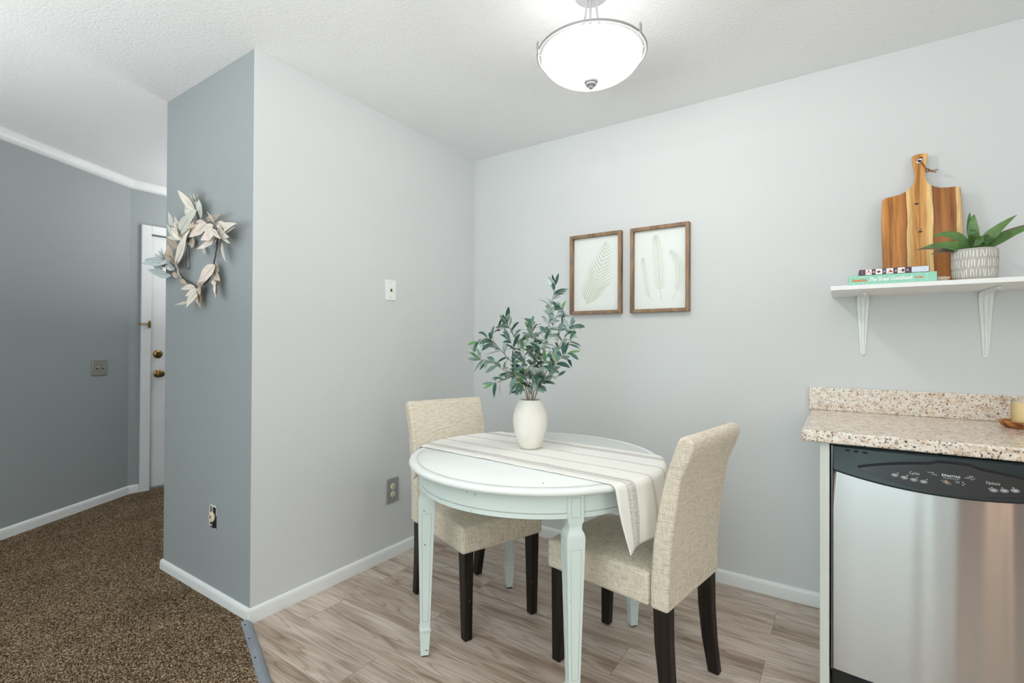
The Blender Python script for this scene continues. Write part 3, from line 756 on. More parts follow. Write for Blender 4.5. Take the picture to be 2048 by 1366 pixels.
# ------------------------------------------------------------------ table
TC = Vector((1.052, -.937)); TROT = math.radians(2.5); TZ = .746; TR = .497
tb = thing('dining_table', 'round white painted dining table with chipped edge and tapered square legs', 'table', (TC.x, TC.y, 0))
c0 = (TC.x, TC.y, 0)
b = MB()
b.lathe([(0, TZ), (TR-.034, TZ), (TR-.033, TZ-.0012), (TR-.031, TZ-.0012), (TR-.030, TZ), (TR-.012, TZ-.0005), (TR-.004, TZ-.004), (TR, TZ-.011), (TR-.001, TZ-.017), (TR-.006, TZ-.022), (TR-.016, TZ-.025), (0, TZ-.025)], c0, 128)
top = child(tb, 'tabletop', b, M['table_paint'], smooth=True, autos=60)
b = MB(); b.lathe([(TR-.0325, TZ-.0013), (TR-.0315, TZ-.0013), (TR-.0315, TZ-.0002), (TR-.0325, TZ-.0002)], c0, 128, closed=True); child(top, 'edge_groove', b, M['table_line'], smooth=True)
AR, AZ0 = .452, .642
b = MB(); b.lathe([(AR-.022, AZ0), (AR, AZ0), (AR, AZ0+.014), (AR-.002, AZ0+.0155), (AR-.002, AZ0+.017), (AR, AZ0+.0185), (AR, TZ-.025), (AR-.022, TZ-.025)], c0, 128, closed=True)
ap = child(tb, 'apron', b, M['table_cool_tint'], smooth=True, autos=30)
b = MB(); b.lathe([(AR-.0018, AZ0+.0145), (AR-.0006, AZ0+.0145), (AR-.0006, AZ0+.018), (AR-.0018, AZ0+.018)], c0, 128, closed=True); child(ap, 'apron_groove', b, M['table_line'], smooth=True)
for k in range(4):
    a = TROT + math.pi/4 + k*math.pi/2
    er = Vector((math.cos(a), math.sin(a))); et = Vector((-er.y, er.x))
    R0 = AR-.020
    def ring(z, h_, dr=0.0):
        return [(TC.x+er.x*(R0+dr+i*h_)+et.x*j*h_, TC.y+er.y*(R0+dr+i*h_)+et.y*j*h_, z) for i, j in ((-1, -1), (1, -1), (1, 1), (-1, 1))]
    b = MB()
    secs = [(TZ-.025, .0265), (.632, .0265), (.622, .022), (.606, .0215), (.594, .0275), (.586, .0295), (.578, .0305), (.560, .0300), (.110, .0180), (.108, .0205), (.098, .0215), (.094, .0190), (.090, .0190), (.006, .0150)]
    base = len(b.v)
    for z, h_ in secs: b.v += ring(z, h_, (.0265-h_)*.25)
    for i in range(len(secs)-1):
        for q in range(4):
            q2 = (q+1) % 4
            b.f.append([i*4+q, i*4+q2, (i+1)*4+q2, (i+1)*4+q]); b.mi.append(0)
    b.f.append([0, 1, 2, 3]); b.mi.append(0); n_ = (len(secs)-1)*4; b.f.append([n_+3, n_+2, n_+1, n_]); b.mi.append(0)
    # raised panel outlines on each face (shaft and block)
    def panel(z_hi, z_lo, h_hi, h_lo, wd, mi):
        for fi in range(4):
            fa = a + fi*math.pi/2; fn = Vector((math.cos(fa), math.sin(fa))); ft = Vector((-fn.y, fn.x))
            def P_(z, hh, s_, o_): 
                cx_ = TC.x+er.x*(R0+(.0265-hh)*.25); cy_ = TC.y+er.y*(R0+(.0265-hh)*.25)
                return (cx_+fn.x*(hh+o_)+ft.x*s_, cy_+fn.y*(hh+o_)+ft.y*s_, z)
            hh_w, hl_w = h_hi*.62, h_lo*.60
            for s_ in (1, -1):
                b.hexa([P_(z_lo, h_lo, s_*hl_w, -.001), P_(z_lo, h_lo, s_*(hl_w-wd), -.001), P_(z_lo, h_lo, s_*(hl_w-wd), .0007), P_(z_lo, h_lo, s_*hl_w, .0007)],
                       [P_(z_hi, h_hi, s_*hh_w, -.001), P_(z_hi, h_hi, s_*(hh_w-wd), -.001), P_(z_hi, h_hi, s_*(hh_w-wd), .0007), P_(z_hi, h_hi, s_*hh_w, .0007)], mi)
            for z_, hh, ww in ((z_hi, h_hi, hh_w), (z_lo, h_lo, hl_w)):
                b.hexa([P_(z_-wd/2, hh, -ww, -.001), P_(z_-wd/2, hh, ww, -.001), P_(z_-wd/2, hh, ww, .0007), P_(z_-wd/2, hh, -ww, .0007)],
                       [P_(z_+wd/2, hh, -ww, -.001), P_(z_+wd/2, hh, ww, -.001), P_(z_+wd/2, hh, ww, .0007), P_(z_+wd/2, hh, -ww, .0007)], mi)
    panel(.545, .135, .0296, .0188, .0013, 1); panel(.708, .645, .0265, .0265, .0013, 1)
    lg = child(tb, 'leg', b, [M['table_cool_tint'], M['table_line']], bevel=.0012, bseg=1)
    b = MB(); b.prism([Vector(p) for p in ring(.0003, .011, .003)], (0, 0, .0062)); child(lg, 'foot_glide', b, M['black'])

# ------------------------------------------------------------------ runner
def runner():
    u = Vector((math.cos(math.radians(-4.6)), math.sin(math.radians(-4.6)))); v = Vector((-u.y, u.x))
    # width .49, centre line passes this point
    c = Vector((1.05, -.905)); half = .242
    s0 = -.60
    NS, NT = 150, 44
    RR = TR+.003
    def rim_exit(t):
        o_ = c + v*t - TC
        bq = o_.dot(u); cc = o_.dot(o_)-RR*RR
        D = math.sqrt(max(bq*bq-cc, 1e-6)); return -bq-D, -bq+D
    verts, uvs, faces = [], [], []
    for i in range(NS+1):
        for j in range(NT+1):
            tt = -half + 2*half*j/NT
            e0, e1 = rim_exit(tt)
            s1 = e1 + .205 - .018*min(1, (tt+half)/half)
            s = s0 + (s1-s0)*i/NS
            wob = .0022*noise.noise(Vector((s*7, tt*9, 0))) + .0016*noise.noise(Vector((s*22, tt*10, 3)))
            edge = .0025*max(0, abs(tt)/half-.93)/.07*abs(noise.noise(Vector((s*14, 0, 7))))
            bend = .020
            def place(dist, ex, sign):
                q = dist/bend
                if q < math.pi/2:
                    h_ = bend*math.sin(q); z = TZ+.0025 - bend*(1-math.cos(q))
                else:
                    dz = dist-bend*math.pi/2
                    h_ = bend; z = TZ+.0025-bend-dz*.985
                    h_ += .20*dz + dz*.13*math.sin(tt*19+1.0)*min(1, dz/.12) + .02*dz*noise.noise(Vector((tt*22, dz*6, 1)))*4
                return ex + sign*h_, z
            ox = 0
            if s > e1-.012: ss, z = place(s-(e1-.012), e1-.012, 1)
            elif s < e0+.012: ss, z = place((e0+.012)-s, e0+.012, -1)
            else:
                ss = s; z = TZ+.0026 + max(0, wob) + edge
            # the front hem swings forward a little below the rim
            sw = 0
            if s > e1: sw = -(s-e1)*.03*max(0, (-tt/half))
            p = c + u*ss + v*(tt+.004*noise.noise(Vector((s*5, 2, tt)))+sw)
            verts.append((p.x, p.y, z)); uvs.append(((s-s0)*1.0, (tt+half)/(2*half)))
    for i in range(NS):
        for j in range(NT):
            a = i*(NT+1)+j; faces.append([a, a+NT+1, a+NT+2, a+1])
    me = bpy.data.meshes.new('table_runner'); me.from_pydata([tuple(Vector(v_)-Vector((c.x, c.y, TZ))) for v_ in verts], [], faces)
    uvl = me.uv_layers.new(name='UVMap')
    for lp in me.loops: uvl.data[lp.index].uv = uvs[lp.vertex_index]
    me.materials.append(M['runner'])
    me.polygons.foreach_set('use_smooth', [True]*len(me.polygons))
    o = bpy.data.objects.new('table_runner', me); COL.objects.link(o); o.location = (c.x, c.y, TZ)
    sm = o.modifiers.new('thickness', 'SOLIDIFY'); sm.thickness = .0018; sm.offset = 1
    tag(o, 'cream table runner with grey woven stripes, draped across the round table', 'table runner')
runner()

# ------------------------------------------------------------------ chairs
def make_chair(label):
    ch = thing('dining_chair', label, 'chair', (0, 0, 0), 0, 'upholstered chairs at the round table')
    hw = .205
    # backrest: side profile (d, z) swept across the width
    fr = [(-.176, .352), (-.176, .43), (-.185, .555), (-.203, .67), (-.230, .79), (-.256, .865), (-.266, .892)]
    rr = [(-.318, .878), (-.300, .83), (-.275, .77), (-.254, .634), (-.239, .50), (-.237, .352)]
    top_ = [(-.272, .901), (-.281, .9065), (-.291, .908), (-.303, .904), (-.312, .896)]
    prof = fr + top_ + rr
    b = MB(); b.prism([(d, -hw, z) for d, z in prof], (0, 2*hw, 0))
    child(ch, 'backrest', b, M['linen'], bevel=.011, bseg=4, autos=45)
    # piping seams down both edges of the back
    # seat cushion with soft crown
    b = MB(); nx, ny = 14, 14; x0, x1, y0, y1 = -.172, .243, -hw, hw
    idx = {}
    def zt(i, j):
        a = (2*i/nx-1); c_ = (2*j/ny-1)
        return .458 + .020*(1-abs(a)**2.6)*(1-abs(c_)**2.6) + (.004 if a < 0 else 0)
    for i in range(nx+1):
        for j in range(ny+1):
            x = x0+(x1-x0)*i/nx; y = y0+(y1-y0)*j/ny
            idx[i, j] = len(b.v); b.v.append((x, y, zt(i, j)))
    for i in range(nx):
        for j in range(ny): b.f.append([idx[i, j], idx[i+1, j], idx[i+1, j+1], idx[i, j+1]]); b.mi.append(0)
    rim = [(i, 0) for i in range(nx+1)] + [(nx, j) for j in range(1, ny+1)] + [(i, ny) for i in range(nx-1, -1, -1)] + [(0, j) for j in range(ny-1, 0, -1)]
    low = []
    for i, j in rim: low.append(len(b.v)); x, y, _ = b.v[idx[i, j]]; b.v.append((x, y, .352))
    n = len(rim)
    for k in range(n):
        k2 = (k+1) % n; b.f.append([idx[rim[k2]], idx[rim[k]], low[k], low[k2]]); b.mi.append(0)
    b.f.append(low); b.mi.append(0)
    child(ch, 'seat', b, M['linen'], bevel=.014, bseg=4, autos=50)
    def leg(top4, bot4):
        b = MB(); b.hexa(bot4, top4); return child(ch, 'leg', b, M['espresso'], bevel=.0035, bseg=2)
    for s_ in (1, -1):
        def q(x0, x1, ya, yb, z): 
            ya, yb = sorted((ya*s_, yb*s_)); return [(x0, ya, z), (x1, ya, z), (x1, yb, z), (x0, yb, z)]
        leg(q(.187, .233, .146, .192, .353), q(.198, .233, .151, .185, .001))
        # rear leg curves backwards
        b = MB(); secs = [(.353, -.233, -.180, .148, .192), (.24, -.235, -.184, .149, .190), (.12, -.243, -.197, .151, .188), (.001, -.258, -.220, .152, .185)]
        for z, xa, xb, ya, yb in secs: b.v += q(xa, xb, ya, yb, z)
        for i in range(3):
            for k in range(4):
                k2 = (k+1) % 4; b.f.append([i*4+k, i*4+k2, i*4+4+k2, i*4+4+k]); b.mi.append(0)
        b.f.append([0, 1, 2, 3]); b.f.append([15, 14, 13, 12]); b.mi += [0, 0]
        child(ch, 'leg', b, M['espresso'], bevel=.0035, bseg=2, autos=50)
    return ch
def dup(root, loc, rz, label):
    r = root.copy(); COL.objects.link(r); r.location = loc; r.rotation_euler = (0, 0, rz); r['label'] = label
    for c in list(root.children):
        k = c.copy(); COL.objects.link(k); k.parent = r
        for g_ in c.children:
            h_ = g_.copy(); COL.objects.link(h_); h_.parent = k
    return r
chair = make_chair('beige linen dining chair facing right, between the grey partition and the round table')
chair.location = (.683, -.859, 0); chair.rotation_euler = (0, 0, math.radians(-20))
dup(chair, (1.433, -.863, 0), math.radians(170.5), 'beige linen dining chair seen from behind, at the right of the round table')

# ------------------------------------------------------------------ vase and olive branches
VC = (.993, -.878); VZ = TZ+.0055
b = MB()
vp = [(0, 0), (.034, 0), (.040, .003), (.046, .012), (.0555, .034), (.0655, .066), (.0715, .098), (.0725, .118), (.0705, .140), (.0645, .164), (.0565, .184), (.0475, .199), (.0445, .203), (.0420, .203), (.0410, .198), (.052, .17), (.060, .12), (.045, .03), (0, .02)]
b.lathe(vp, (VC[0], VC[1], VZ), 56)
vase = tag(b.build('vase', M['vase'], smooth=True, autos=60, loc=(VC[0], VC[1], VZ)), 'off-white barrel shaped vase on the striped table runner', 'vase')
fw = Vector((fwd.x, fwd.y, 0)).normalized()
def at_depth(u_, v_, off):
    """point seen at (u_,v_), standing `off` metres behind (+) the vase axis"""
    P0 = Vector((VC[0], VC[1], 0)) + fw*off
    d = ray(u_, v_); t_ = ((P0-CAM).dot(fw))/(d.dot(fw)); return CAM + d*t_
def smooth_path(pts, n=5):
    out = []
    P = [pts[0]] + list(pts) + [pts[-1]]
    for i in range(1, len(P)-2):
        for k in range(n):
            t_ = k/n; a, b_, c, d = P[i-1], P[i], P[i+1], P[i+2]
            out.append(.5*((2*b_)+(c-a)*t_+(2*a-5*b_+4*c-d)*t_*t_+(3*b_-a-3*c+d)*t_**3))
    out.append(P[-2]); return out
def olive(label, path, twigs, seed, dens=1.0, pale=.25, bright=.08, top_pair=True, startf=.30):
    rnd = random.Random(seed)
    o = thing('olive_branch', label, 'branch', (VC[0], VC[1], VZ+.02), 0, 'faux olive branches in the vase')
    foot = Vector((VC[0]+rnd.uniform(-.012, .012), VC[1]+rnd.uniform(-.012, .012), VZ+.03))
    main = smooth_path([foot] + [at_depth(*p) for p in path])
    sb = MB(); sb.tube(main, [.0026-.0016*i/len(main) for i in range(len(main))], 6)
    lb = MB()
    def put_leaf(p, d, L_, kind=None):
        side = d.cross(Vector((rnd.uniform(-1, 1), rnd.uniform(-1, 1), rnd.uniform(-.6, .6)))).normalized()
        dirn = (d*rnd.uniform(.25, .8) + side*rnd.uniform(.6, 1.0) + Vector((0, 0, rnd.uniform(-.35, .25)))).normalized()
        q1 = p + dirn*L_*.5 + Vector((0, 0, rnd.uniform(0, .010))); q2 = p + dirn*L_ + Vector((0, 0, rnd.uniform(-.018, .004)))
        nrm = Vector((rnd.uniform(-.8, .8), rnd.uniform(-1.2, .3), rnd.uniform(.1, 1.1)))
        if kind is None:
            x = rnd.random(); kind = 2 if x < pale else (3 if x < pale+bright else (0 if x < pale+bright+(1-pale-bright)*.58 else 1))
        lb.leaf(p, q1, q2, L_*rnd.uniform(.27, .36), nrm, kind, segs=7, fold=.22)
    def foliate(pth, dens_, startf_):
        n = len(pth); total = sum((pth[i+1]-pth[i]).length for i in range(n-1))
        cnt = max(3, int(total/.0135*dens_))
        for k in range(cnt):
            f_ = startf_ + (1-startf_)*(k+rnd.random()*.6)/cnt
            i = min(n-2, int(f_*(n-1))); p = pth[i].lerp(pth[i+1], f_*(n-1)-i)
            d = (pth[i+1]-pth[i]).normalized()
            put_leaf(p, d, rnd.uniform(.044, .074))
        d = (pth[-1]-pth[-2]).normalized()
        for _ in range(2):
            e = pth[-1]; L_ = rnd.uniform(.038, .055)
            dirn = (d + Vector((rnd.uniform(-.35, .35), rnd.uniform(-.35, .35), rnd.uniform(-.2, .3)))).normalized()
            lb.leaf(e, e+dirn*L_*.5, e+dirn*L_, L_*.28, (rnd.uniform(-.5, .5), -1, .5), rnd.choice((0, 1, 3)), segs=7)
    foliate(main, dens, startf)
    for tw in twigs:
        f_, pts_ = tw
        i = int(f_*(len(main)-1)); st = main[i]
        pth = smooth_path([st] + [at_depth(*p) for p in pts_])
        sb.tube(pth, [.0015-.0008*i_/len(pth) for i_ in range(len(pth))], 5)
        foliate(pth, dens, .25)
    lb.raw = True
    child(o, 'stem', sb, M['twig'], smooth=True)
    child(o, 'leaves', lb, [M['leaf_dark'], M['leaf_mid'], M['leaf_pale'], M['leaf_bright']], smooth=True, autos=80)
    return o
olive('tallest olive branch, rising straight up beside the left fern picture', [(1064, 806, .01), (1080, 730, .02), (1094, 668, .03), (1103, 610, .03), (1111, 570, .03)], [(.45, [(1110, 640, .06), (1122, 618, .08)]), (.3, [(1070, 690, .05), (1060, 660, .07)])], 3, .85, .45, .02)
olive('olive branch arching far out to the left, over the back of the left chair', [(1058, 806, 0), (1040, 745, -.01), (1012, 712, -.02), (992, 690, -.02), (975, 676, -.03), (955, 684, -.03)], [(.72, [(985, 668, -.02), (999, 655, -.01)])], 11, .62, .12, .08, startf=.34)
olive('low olive branch spreading left below the arching one', [(1056, 806, -.01), (1040, 765, -.04), (1010, 742, -.06), (978, 722, -.07), (958, 720, -.08)], [(.55, [(1005, 760, -.08), (988, 766, -.09)]), (.4, [(1030, 740, -.09), (1035, 770, -.11)])], 21, .75, .08, .12)
olive('olive branch climbing to the upper left with a leaf pointing up', [(1060, 806, -.01), (1048, 740, -.03), (1036, 690, -.03), (1022, 660, -.03), (1012, 645, -.03)], [(.5, [(1030, 700, -.06), (1020, 680, -.07)])], 32, .85, .12, .10)
olive('upright olive branch at the middle of the vase', [(1063, 806, 0), (1066, 740, -.02), (1066, 690, -.02), (1064, 650, -.02)], [(.5, [(1080, 700, -.05), (1090, 680, -.06)]), (.35, [(1052, 735, -.06), (1046, 700, -.07)])], 43, .95, .3, .05)
olive('olive branch leaning right, tips just under the left fern picture', [(1066, 806, .01), (1090, 750, .02), (1114, 700, .02), (1132, 672, .02), (1141, 655, .02)], [(.6, [(1118, 668, .05), (1124, 650, .06)]), (.75, [(1134, 690, -.01), (1140, 680, -.02)])], 55, .8, .25, .12)
olive('low olive branch spreading right over the table', [(1067, 806, -.01), (1085, 765, -.03), (1108, 735, -.05), (1124, 712, -.06), (1136, 706, -.06)], [(.5, [(1105, 755, -.03), (1116, 752, -.02)]), (.35, [(1085, 740, -.08), (1088, 720, -.1)])], 66, .8, .2, .06)
olive('short olive branch standing just above the rim of the vase', [(1068, 806, -.02), (1074, 780, -.04), (1080, 768, -.04)], [], 77, .7, .1, .0, startf=.62)

# ------------------------------------------------------------------ pictures
def picture(label, x0, x1, z0, z1):
    w_ = .0185; dep = .034
    o = thing('framed_picture', label, 'picture', ((x0+x1)/2, -.001, (z0+z1)/2), 0, 'fern prints on the back wall')
    b = MB()
    b.box(x0, -dep, z0, x0+w_, -.001, z1); b.box(x1-w_, -dep, z0, x1, -.001, z1)
    b.box(x0+w_, -dep+.0005, z1-w_, x1-w_, -.001, z1); b.box(x0+w_, -dep+.0005, z0, x1-w_, -.001, z0+w_)
    child(o, 'frame', b, M['framewood'], bevel=.0012, bseg=1)
    b = MB(); b.box(x0+w_, -.009, z0+w_, x1-w_, -.002, z1-w_); pp = child(o, 'print', b, M['paper'])
    return o, pp, x0+w_, x1-w_, z0+w_, z1-w_
def fern(pp, X0, X1, Z0, Z1, stem, pins, wfun, mb, mi=0, lw=.0035, up_ang=.9, n=22, st_end=1.0):
    """stem: polyline in 0..1 print coords (x right, y up); leaflets along it"""
    def P_(a): return Vector((X0+(X1-X0)*a[0], -.0093, Z0+(Z1-Z0)*a[1]))
    pth = smooth_path([P_(s_) for s_ in stem], 8)
    for i in range(len(pth)-1):
        a, c = pth[i], pth[i+1]; d = (c-a).normalized(); s_ = Vector((-d.z, 0, d.x))*.0007
        mb.add([a-s_, c-s_, c+s_, a+s_], [(0, 1, 2, 3)], 1)
    N_ = len(pth)-1
    for k in range(n):
        f_ = pins + (1-pins)*k/n
        i = min(N_-1, int(f_*N_)); p = pth[i].lerp(pth[i+1], f_*N_-i); d = (pth[i+1]-pth[i]).normalized()
        for sd in (1, -1):
            L_ = wfun((k/n), sd)
            ca, sa = math.cos(up_ang*sd), math.sin(up_ang*sd)
            q = Vector((d.x*ca-d.z*sa, 0, d.x*sa+d.z*ca))
            e = p + q*L_; s_ = Vector((-q.z, 0, q.x))*lw/2
            mid = p.lerp(e, .45) 
            y = Vector((0, -.0002*(k % 2), 0))
            mb.add([p+y-s_*.6, mid-s_+y, e+y+d*L_*.06, mid+s_+y, p+s_*.6+y], [(0, 1, 2, 3, 4)], 0)
o, pp, X0, X1, Z0, Z1 = picture('left of the two framed fern prints, one broad pale frond', .742, 1.060, 1.364, 1.827)
mb = MB(); fern(pp, X0, X1, Z0, Z1, [(.30, .09), (.37, .22), (.47, .36), (.56, .54), (.67, .76), (.71, .93)], .03, lambda t_, s_: .150*(math.sin(math.pi*min(1, .22+t_*.80)))**.75*(1-.30*t_)*(.85 if s_ > 0 else 1), mb, lw=.0062, up_ang=.82, n=20)
child(pp, 'fern_drawing', mb, [M['fern'], M['fern_stem']])
o, pp, X0, X1, Z0, Z1 = picture('right of the two framed fern prints, three slim pale fronds', 1.112, 1.427, 1.362, 1.826)
mb = MB()
fern(pp, X0, X1, Z0, Z1, [(.54, .09), (.50, .30), (.48, .55), (.44, .80), (.41, .93)], .20, lambda t_, s_: .042*math.sin(math.pi*min(1, .22+t_*.76))**.7, mb, lw=.0036, up_ang=1.15, n=26); child(pp, 'fern_drawing', mb, [M['fern'], M['fern_stem']]); mb = MB()
fern(pp, X0, X1, Z0, Z1, [(.37, .10), (.27, .20), (.22, .40), (.18, .58), (.16, .66)], .18, lambda t_, s_: .026*math.sin(math.pi*min(1, .25+t_*.74))**.7, mb, lw=.0026, up_ang=1.05, n=22); child(pp, 'fern_drawing', mb, [M['fern'], M['fern_stem']]); mb = MB()
fern(pp, X0, X1, Z0, Z1, [(.73, .09), (.84, .25), (.88, .45), (.82, .62), (.69, .72)], .22, lambda t_, s_: .036*math.sin(math.pi*min(1, .25+t_*.74))**.7, mb, lw=.0034, up_ang=1.1, n=22)
child(pp, 'fern_drawing', mb, [M['fern'], M['fern_stem']])

# ------------------------------------------------------------------ shelf with brackets
SX0, SX1, SYF, SZ0, SZ1 = 2.043, 3.05, -.335, 1.4035, 1.4205
sh = MB(); sh.box(SX0, SYF, SZ0, SX1, -.0005, SZ1)
shelf = tag(sh.build('wall_shelf', M['white'], bevel=.0012, bseg=1, loc=(SX0, 0, SZ0)), 'white wall shelf on two metal brackets above the granite counter', 'shelf')
def bracket(xc):
    b = MB(); zt_ = SZ0-.0005; zb = 1.150
    # vertical leg against the wall, tapering down
    def strip(pts, t_, wf):
        """pts: (y,z) centre path; flat strip of thickness t_ and width wf(i)"""
        n = len(pts); base = len(b.v)
        for i, (y, z) in enumerate(pts):
            a = Vector(pts[max(i-1, 0)]); c = Vector(pts[min(i+1, n-1)]); d = (c-a).normalized(); nr = Vector((-d.y, d.x))
            hw_ = wf(i/(n-1))/2
            for s_, o_ in ((-1, 0), (-.45, 0), (-.25, 1), (.25, 1), (.45, 0), (1, 0), (1, -1), (-1, -1)):
                yy = y + nr.x*(t_*.5*(1 if o_ >= 0 else -1) + (.007 if o_ == 1 else 0)); zz = z + nr.y*(t_*.5*(1 if o_ >= 0 else -1) + (.007 if o_ == 1 else 0))
                b.v.append((xc+s_*hw_, yy, zz))
        for i in range(n-1):
            for k in range(8):
                k2 = (k+1) % 8; b.f.append([base+i*8+k, base+i*8+k2, base+i*8+8+k2, base+i*8+8+k]); b.mi.append(0)
        b.f.append([base+k for k in range(8)]); b.f.append([base+(n-1)*8+k for k in range(8)][::-1]); b.mi += [0, 0]
    pts = [(-.0032, zb), (-.0032, zb+.06), (-.0032, zb+.13), (-.0032, zt_-.055), (-.005, zt_-.032), (-.011, zt_-.016), (-.022, zt_-.007), (-.040, zt_-.0025), (-.09, zt_-.0022), (-.15, zt_-.0022), (-.205, zt_-.0022)]
    wv = [.0165, .024, .031, .040, .043, .043, .043, .041, .034, .026, .018]
    strip(pts, .0028, lambda f_: wv[int(round(f_*10))])
    o = child(shelf, 'bracket', b, M['metal_white'], smooth=True, autos=35)
    b = MB(); b.lathe([(0, 0), (.0082, 0), (.0082, -.0035), (.006, -.0048), (0, -.0048)], (xc, -.0015, zb+.001), 20, axis='y')
    child(o, 'screw', b, M['metal_white'], smooth=True)
    for s_ in (-1, 1):
        b = MB(); b.lathe([(0, 0), (.0055, 0), (.005, -.002), (0, -.0025)], (xc+s_*.0135, -.0045, zt_-.052-.012*s_), 14, axis='y'); child(o, 'screw', b, M['metal_white'], smooth=True)
bracket(2.157); bracket(2.549)

# ------------------------------------------------------------------ text helper
def text_mesh(s, size, loc, mt, parent, name, sx=1.0, width=None, extrude=.0002, align='CENTER', rot=(math.radians(90), 0, 0), bold=0.0, shear=0.0):
    cu = bpy.data.curves.new(name, 'FONT'); cu.body = s; cu.size = size; cu.extrude = extrude; cu.align_x = align; cu.align_y = 'CENTER'
    cu.offset = bold; cu.shear = shear; cu.resolution_u = 3
    tmp = bpy.data.objects.new('tmp', cu); COL.objects.link(tmp)
    bpy.context.view_layer.update()
    me = bpy.data.meshes.new_from_object(tmp.evaluated_get(bpy.context.evaluated_depsgraph_get()))
    bpy.data.objects.remove(tmp); bpy.data.curves.remove(cu)
    if width:
        xs_ = [v.co.x for v in me.vertices]; sx = width/(max(xs_)-min(xs_))
    mx = Matrix.Translation(Vector(loc)) @ Matrix.Rotation(rot[2], 4, 'Z') @ Matrix.Rotation(rot[1], 4, 'Y') @ Matrix.Rotation(rot[0], 4, 'X') @ Matrix.Diagonal((sx, 1, 1, 1))
    b = MB(); b.add([mx @ v.co for v in me.vertices], [list(p.vertices) for p in me.polygons])
    bpy.data.meshes.remove(me)
    return child(parent, name, b, mt)

# ------------------------------------------------------------------ books
def book(label, x0, x1, yf, depth, z0, z1, cover):
    o = thing('book', label, 'book', ((x0+x1)/2, yf+depth/2, z0), 0, 'cookbooks stacked on the shelf')
    b = MB(); t_ = .0025
    b.box(x0, yf, z0, x1, yf+depth, z0+t_); b.box(x0, yf, z1-t_, x1, yf+depth, z1); b.box(x0, yf-.0005, z0, x1, yf+t_, z1)
    cv = child(o, 'cover', b, cover, bevel=.0008, bseg=1)
    b = MB(); b.box(x0+.003, yf+t_, z0+t_, x1-.003, yf+depth-.003, z1-t_); child(o, 'pages', b, M['pages'])
    return o, cv
bz = SZ1+.0002
YB = -.331
o, cv = book('mint green cookbook lying on the shelf, bottom of the stack', 2.101, 2.362, YB, .205, bz, bz+.0345, M['teal'])
yt = YB-.0008
text_mesh('America', .0165, (2.1350, yt, bz+.0165), M['orange_ink'], cv, 'spine_title_word', width=.048, bold=.0006)
text_mesh('The Great Cookbook', .0190, (2.2285, yt, bz+.0175), M['white_ink'], cv, 'spine_title', width=.130, bold=.0006, shear=.3)
text_mesh('Yonan', .0100, (2.3115, yt, bz+.0175), M['orange_ink'], cv, 'spine_author', width=.026, bold=.0004)
rnd = random.Random(5); mb = MB()
for k in range(62):
    x = rnd.uniform(2.106, 2.357); z = bz + rnd.choice((rnd.uniform(.0025, .007), rnd.uniform(.0275, .032)))
    if x > 2.33: z = bz+rnd.uniform(.004, .031)
    a = rnd.uniform(-.7, .7); L2 = rnd.uniform(.003, .006)
    d = Vector((math.cos(a), 0, math.sin(a)))*L2; s_ = Vector((-d.z, 0, d.x)).normalized()*.0007; p = Vector((x, yt+.0001, z))
    if p.z+abs(d.z) > bz+.034 or p.z-abs(d.z) < bz+.0005: continue
    mb.add([p-d, p+s_, p+d, p-s_], [(0, 1, 2, 3)])
for z in (.008, .0175, .027): mb.lathe([(0, 0), (.0026, 0), (0, -.0002)], (2.334, yt+.0002, bz+z), 6, axis='y')
child(cv, 'spine_pattern', mb, M['mint_light'])
z2 = bz+.0352
o, cv = book('slim plum and white book lying on top of the mint green cookbook', 2.135, 2.342, YB+.001, .18, z2, z2+.0215, M['plum'])
yt = YB+.0003
mb = MB()
wp = [(2.1545, 2.1735), (2.1855, 2.2055), (2.2175, 2.2380), (2.2510, 2.2720)]
for a, c in wp: mb.box(a, yt-.0004, z2+.0008, c, yt, z2+.0207, 0)
mb.box(2.2915, yt-.0004, z2+.0008, 2.3185+.0215, yt, z2+.0207, 1)
child(cv, 'spine_panels', mb, [M['white_ink'], M['bluewhite']])
rnd = random.Random(8); INKS = [M['red_ink'], M['maroon_ink'], M['tan_ink']]
def blob(cx_, cz_, r_, mi, y=yt-.0006):
    pts = [(cx_+r_*(1+.35*rnd.uniform(-1, 1))*math.cos(a), y, cz_+r_*.8*(1+.3*rnd.uniform(-1, 1))*math.sin(a)) for a in [i*math.tau/9 for i in range(9)]]
    mb = MB(); mb.add(pts, [list(range(9))]); child(cv, 'spine_picture', mb, INKS[mi])
for x_, a in ((2.162, .9), (2.166, -.9)):
    d = Vector((math.cos(a), 0, math.sin(a)))*.008; s_ = Vector((-d.z, 0, d.x)).normalized()*.0011; p = Vector((x_, yt-.0006, z2+.0115)); mb = MB(); mb.add([p-d-s_, p+d-s_, p+d+s_, p-d+s_], [(0, 1, 2, 3)]); child(cv, 'spine_picture', mb, INKS[0])
blob(2.1955, z2+.0105, .0062, 1)
for q in ((2.224, .006, .0032, 2), (2.2285, .010, .004, 0), (2.233, .008, .0034, 0), (2.230, .014, .003, 2)): blob(q[0], z2+q[1], q[2], q[3])
blob(2.257, z2+.010, .0035, 2); blob(2.327, z2+.010, .002, 2)
mb = MB(); mb.box(2.2625, yt-.0007, z2+.0055, 2.2705, yt-.0004, z2+.0155); child(cv, 'spine_picture', mb, INKS[1])
for x_ in (2.179, 2.211, 2.245, 2.279): text_mesh('Jus', .0085, (x_, yt-.0003, z2+.0108), M['white_ink'], cv, 'spine_lettering', .75, rot=(math.radians(90), math.radians(-80), 0), bold=.0001)
mb = MB(); mb.box(2.1437, yt-.0004, z2+.005, 2.1447, yt, z2+.017); child(cv, 'spine_mark', mb, M['tan_ink'])

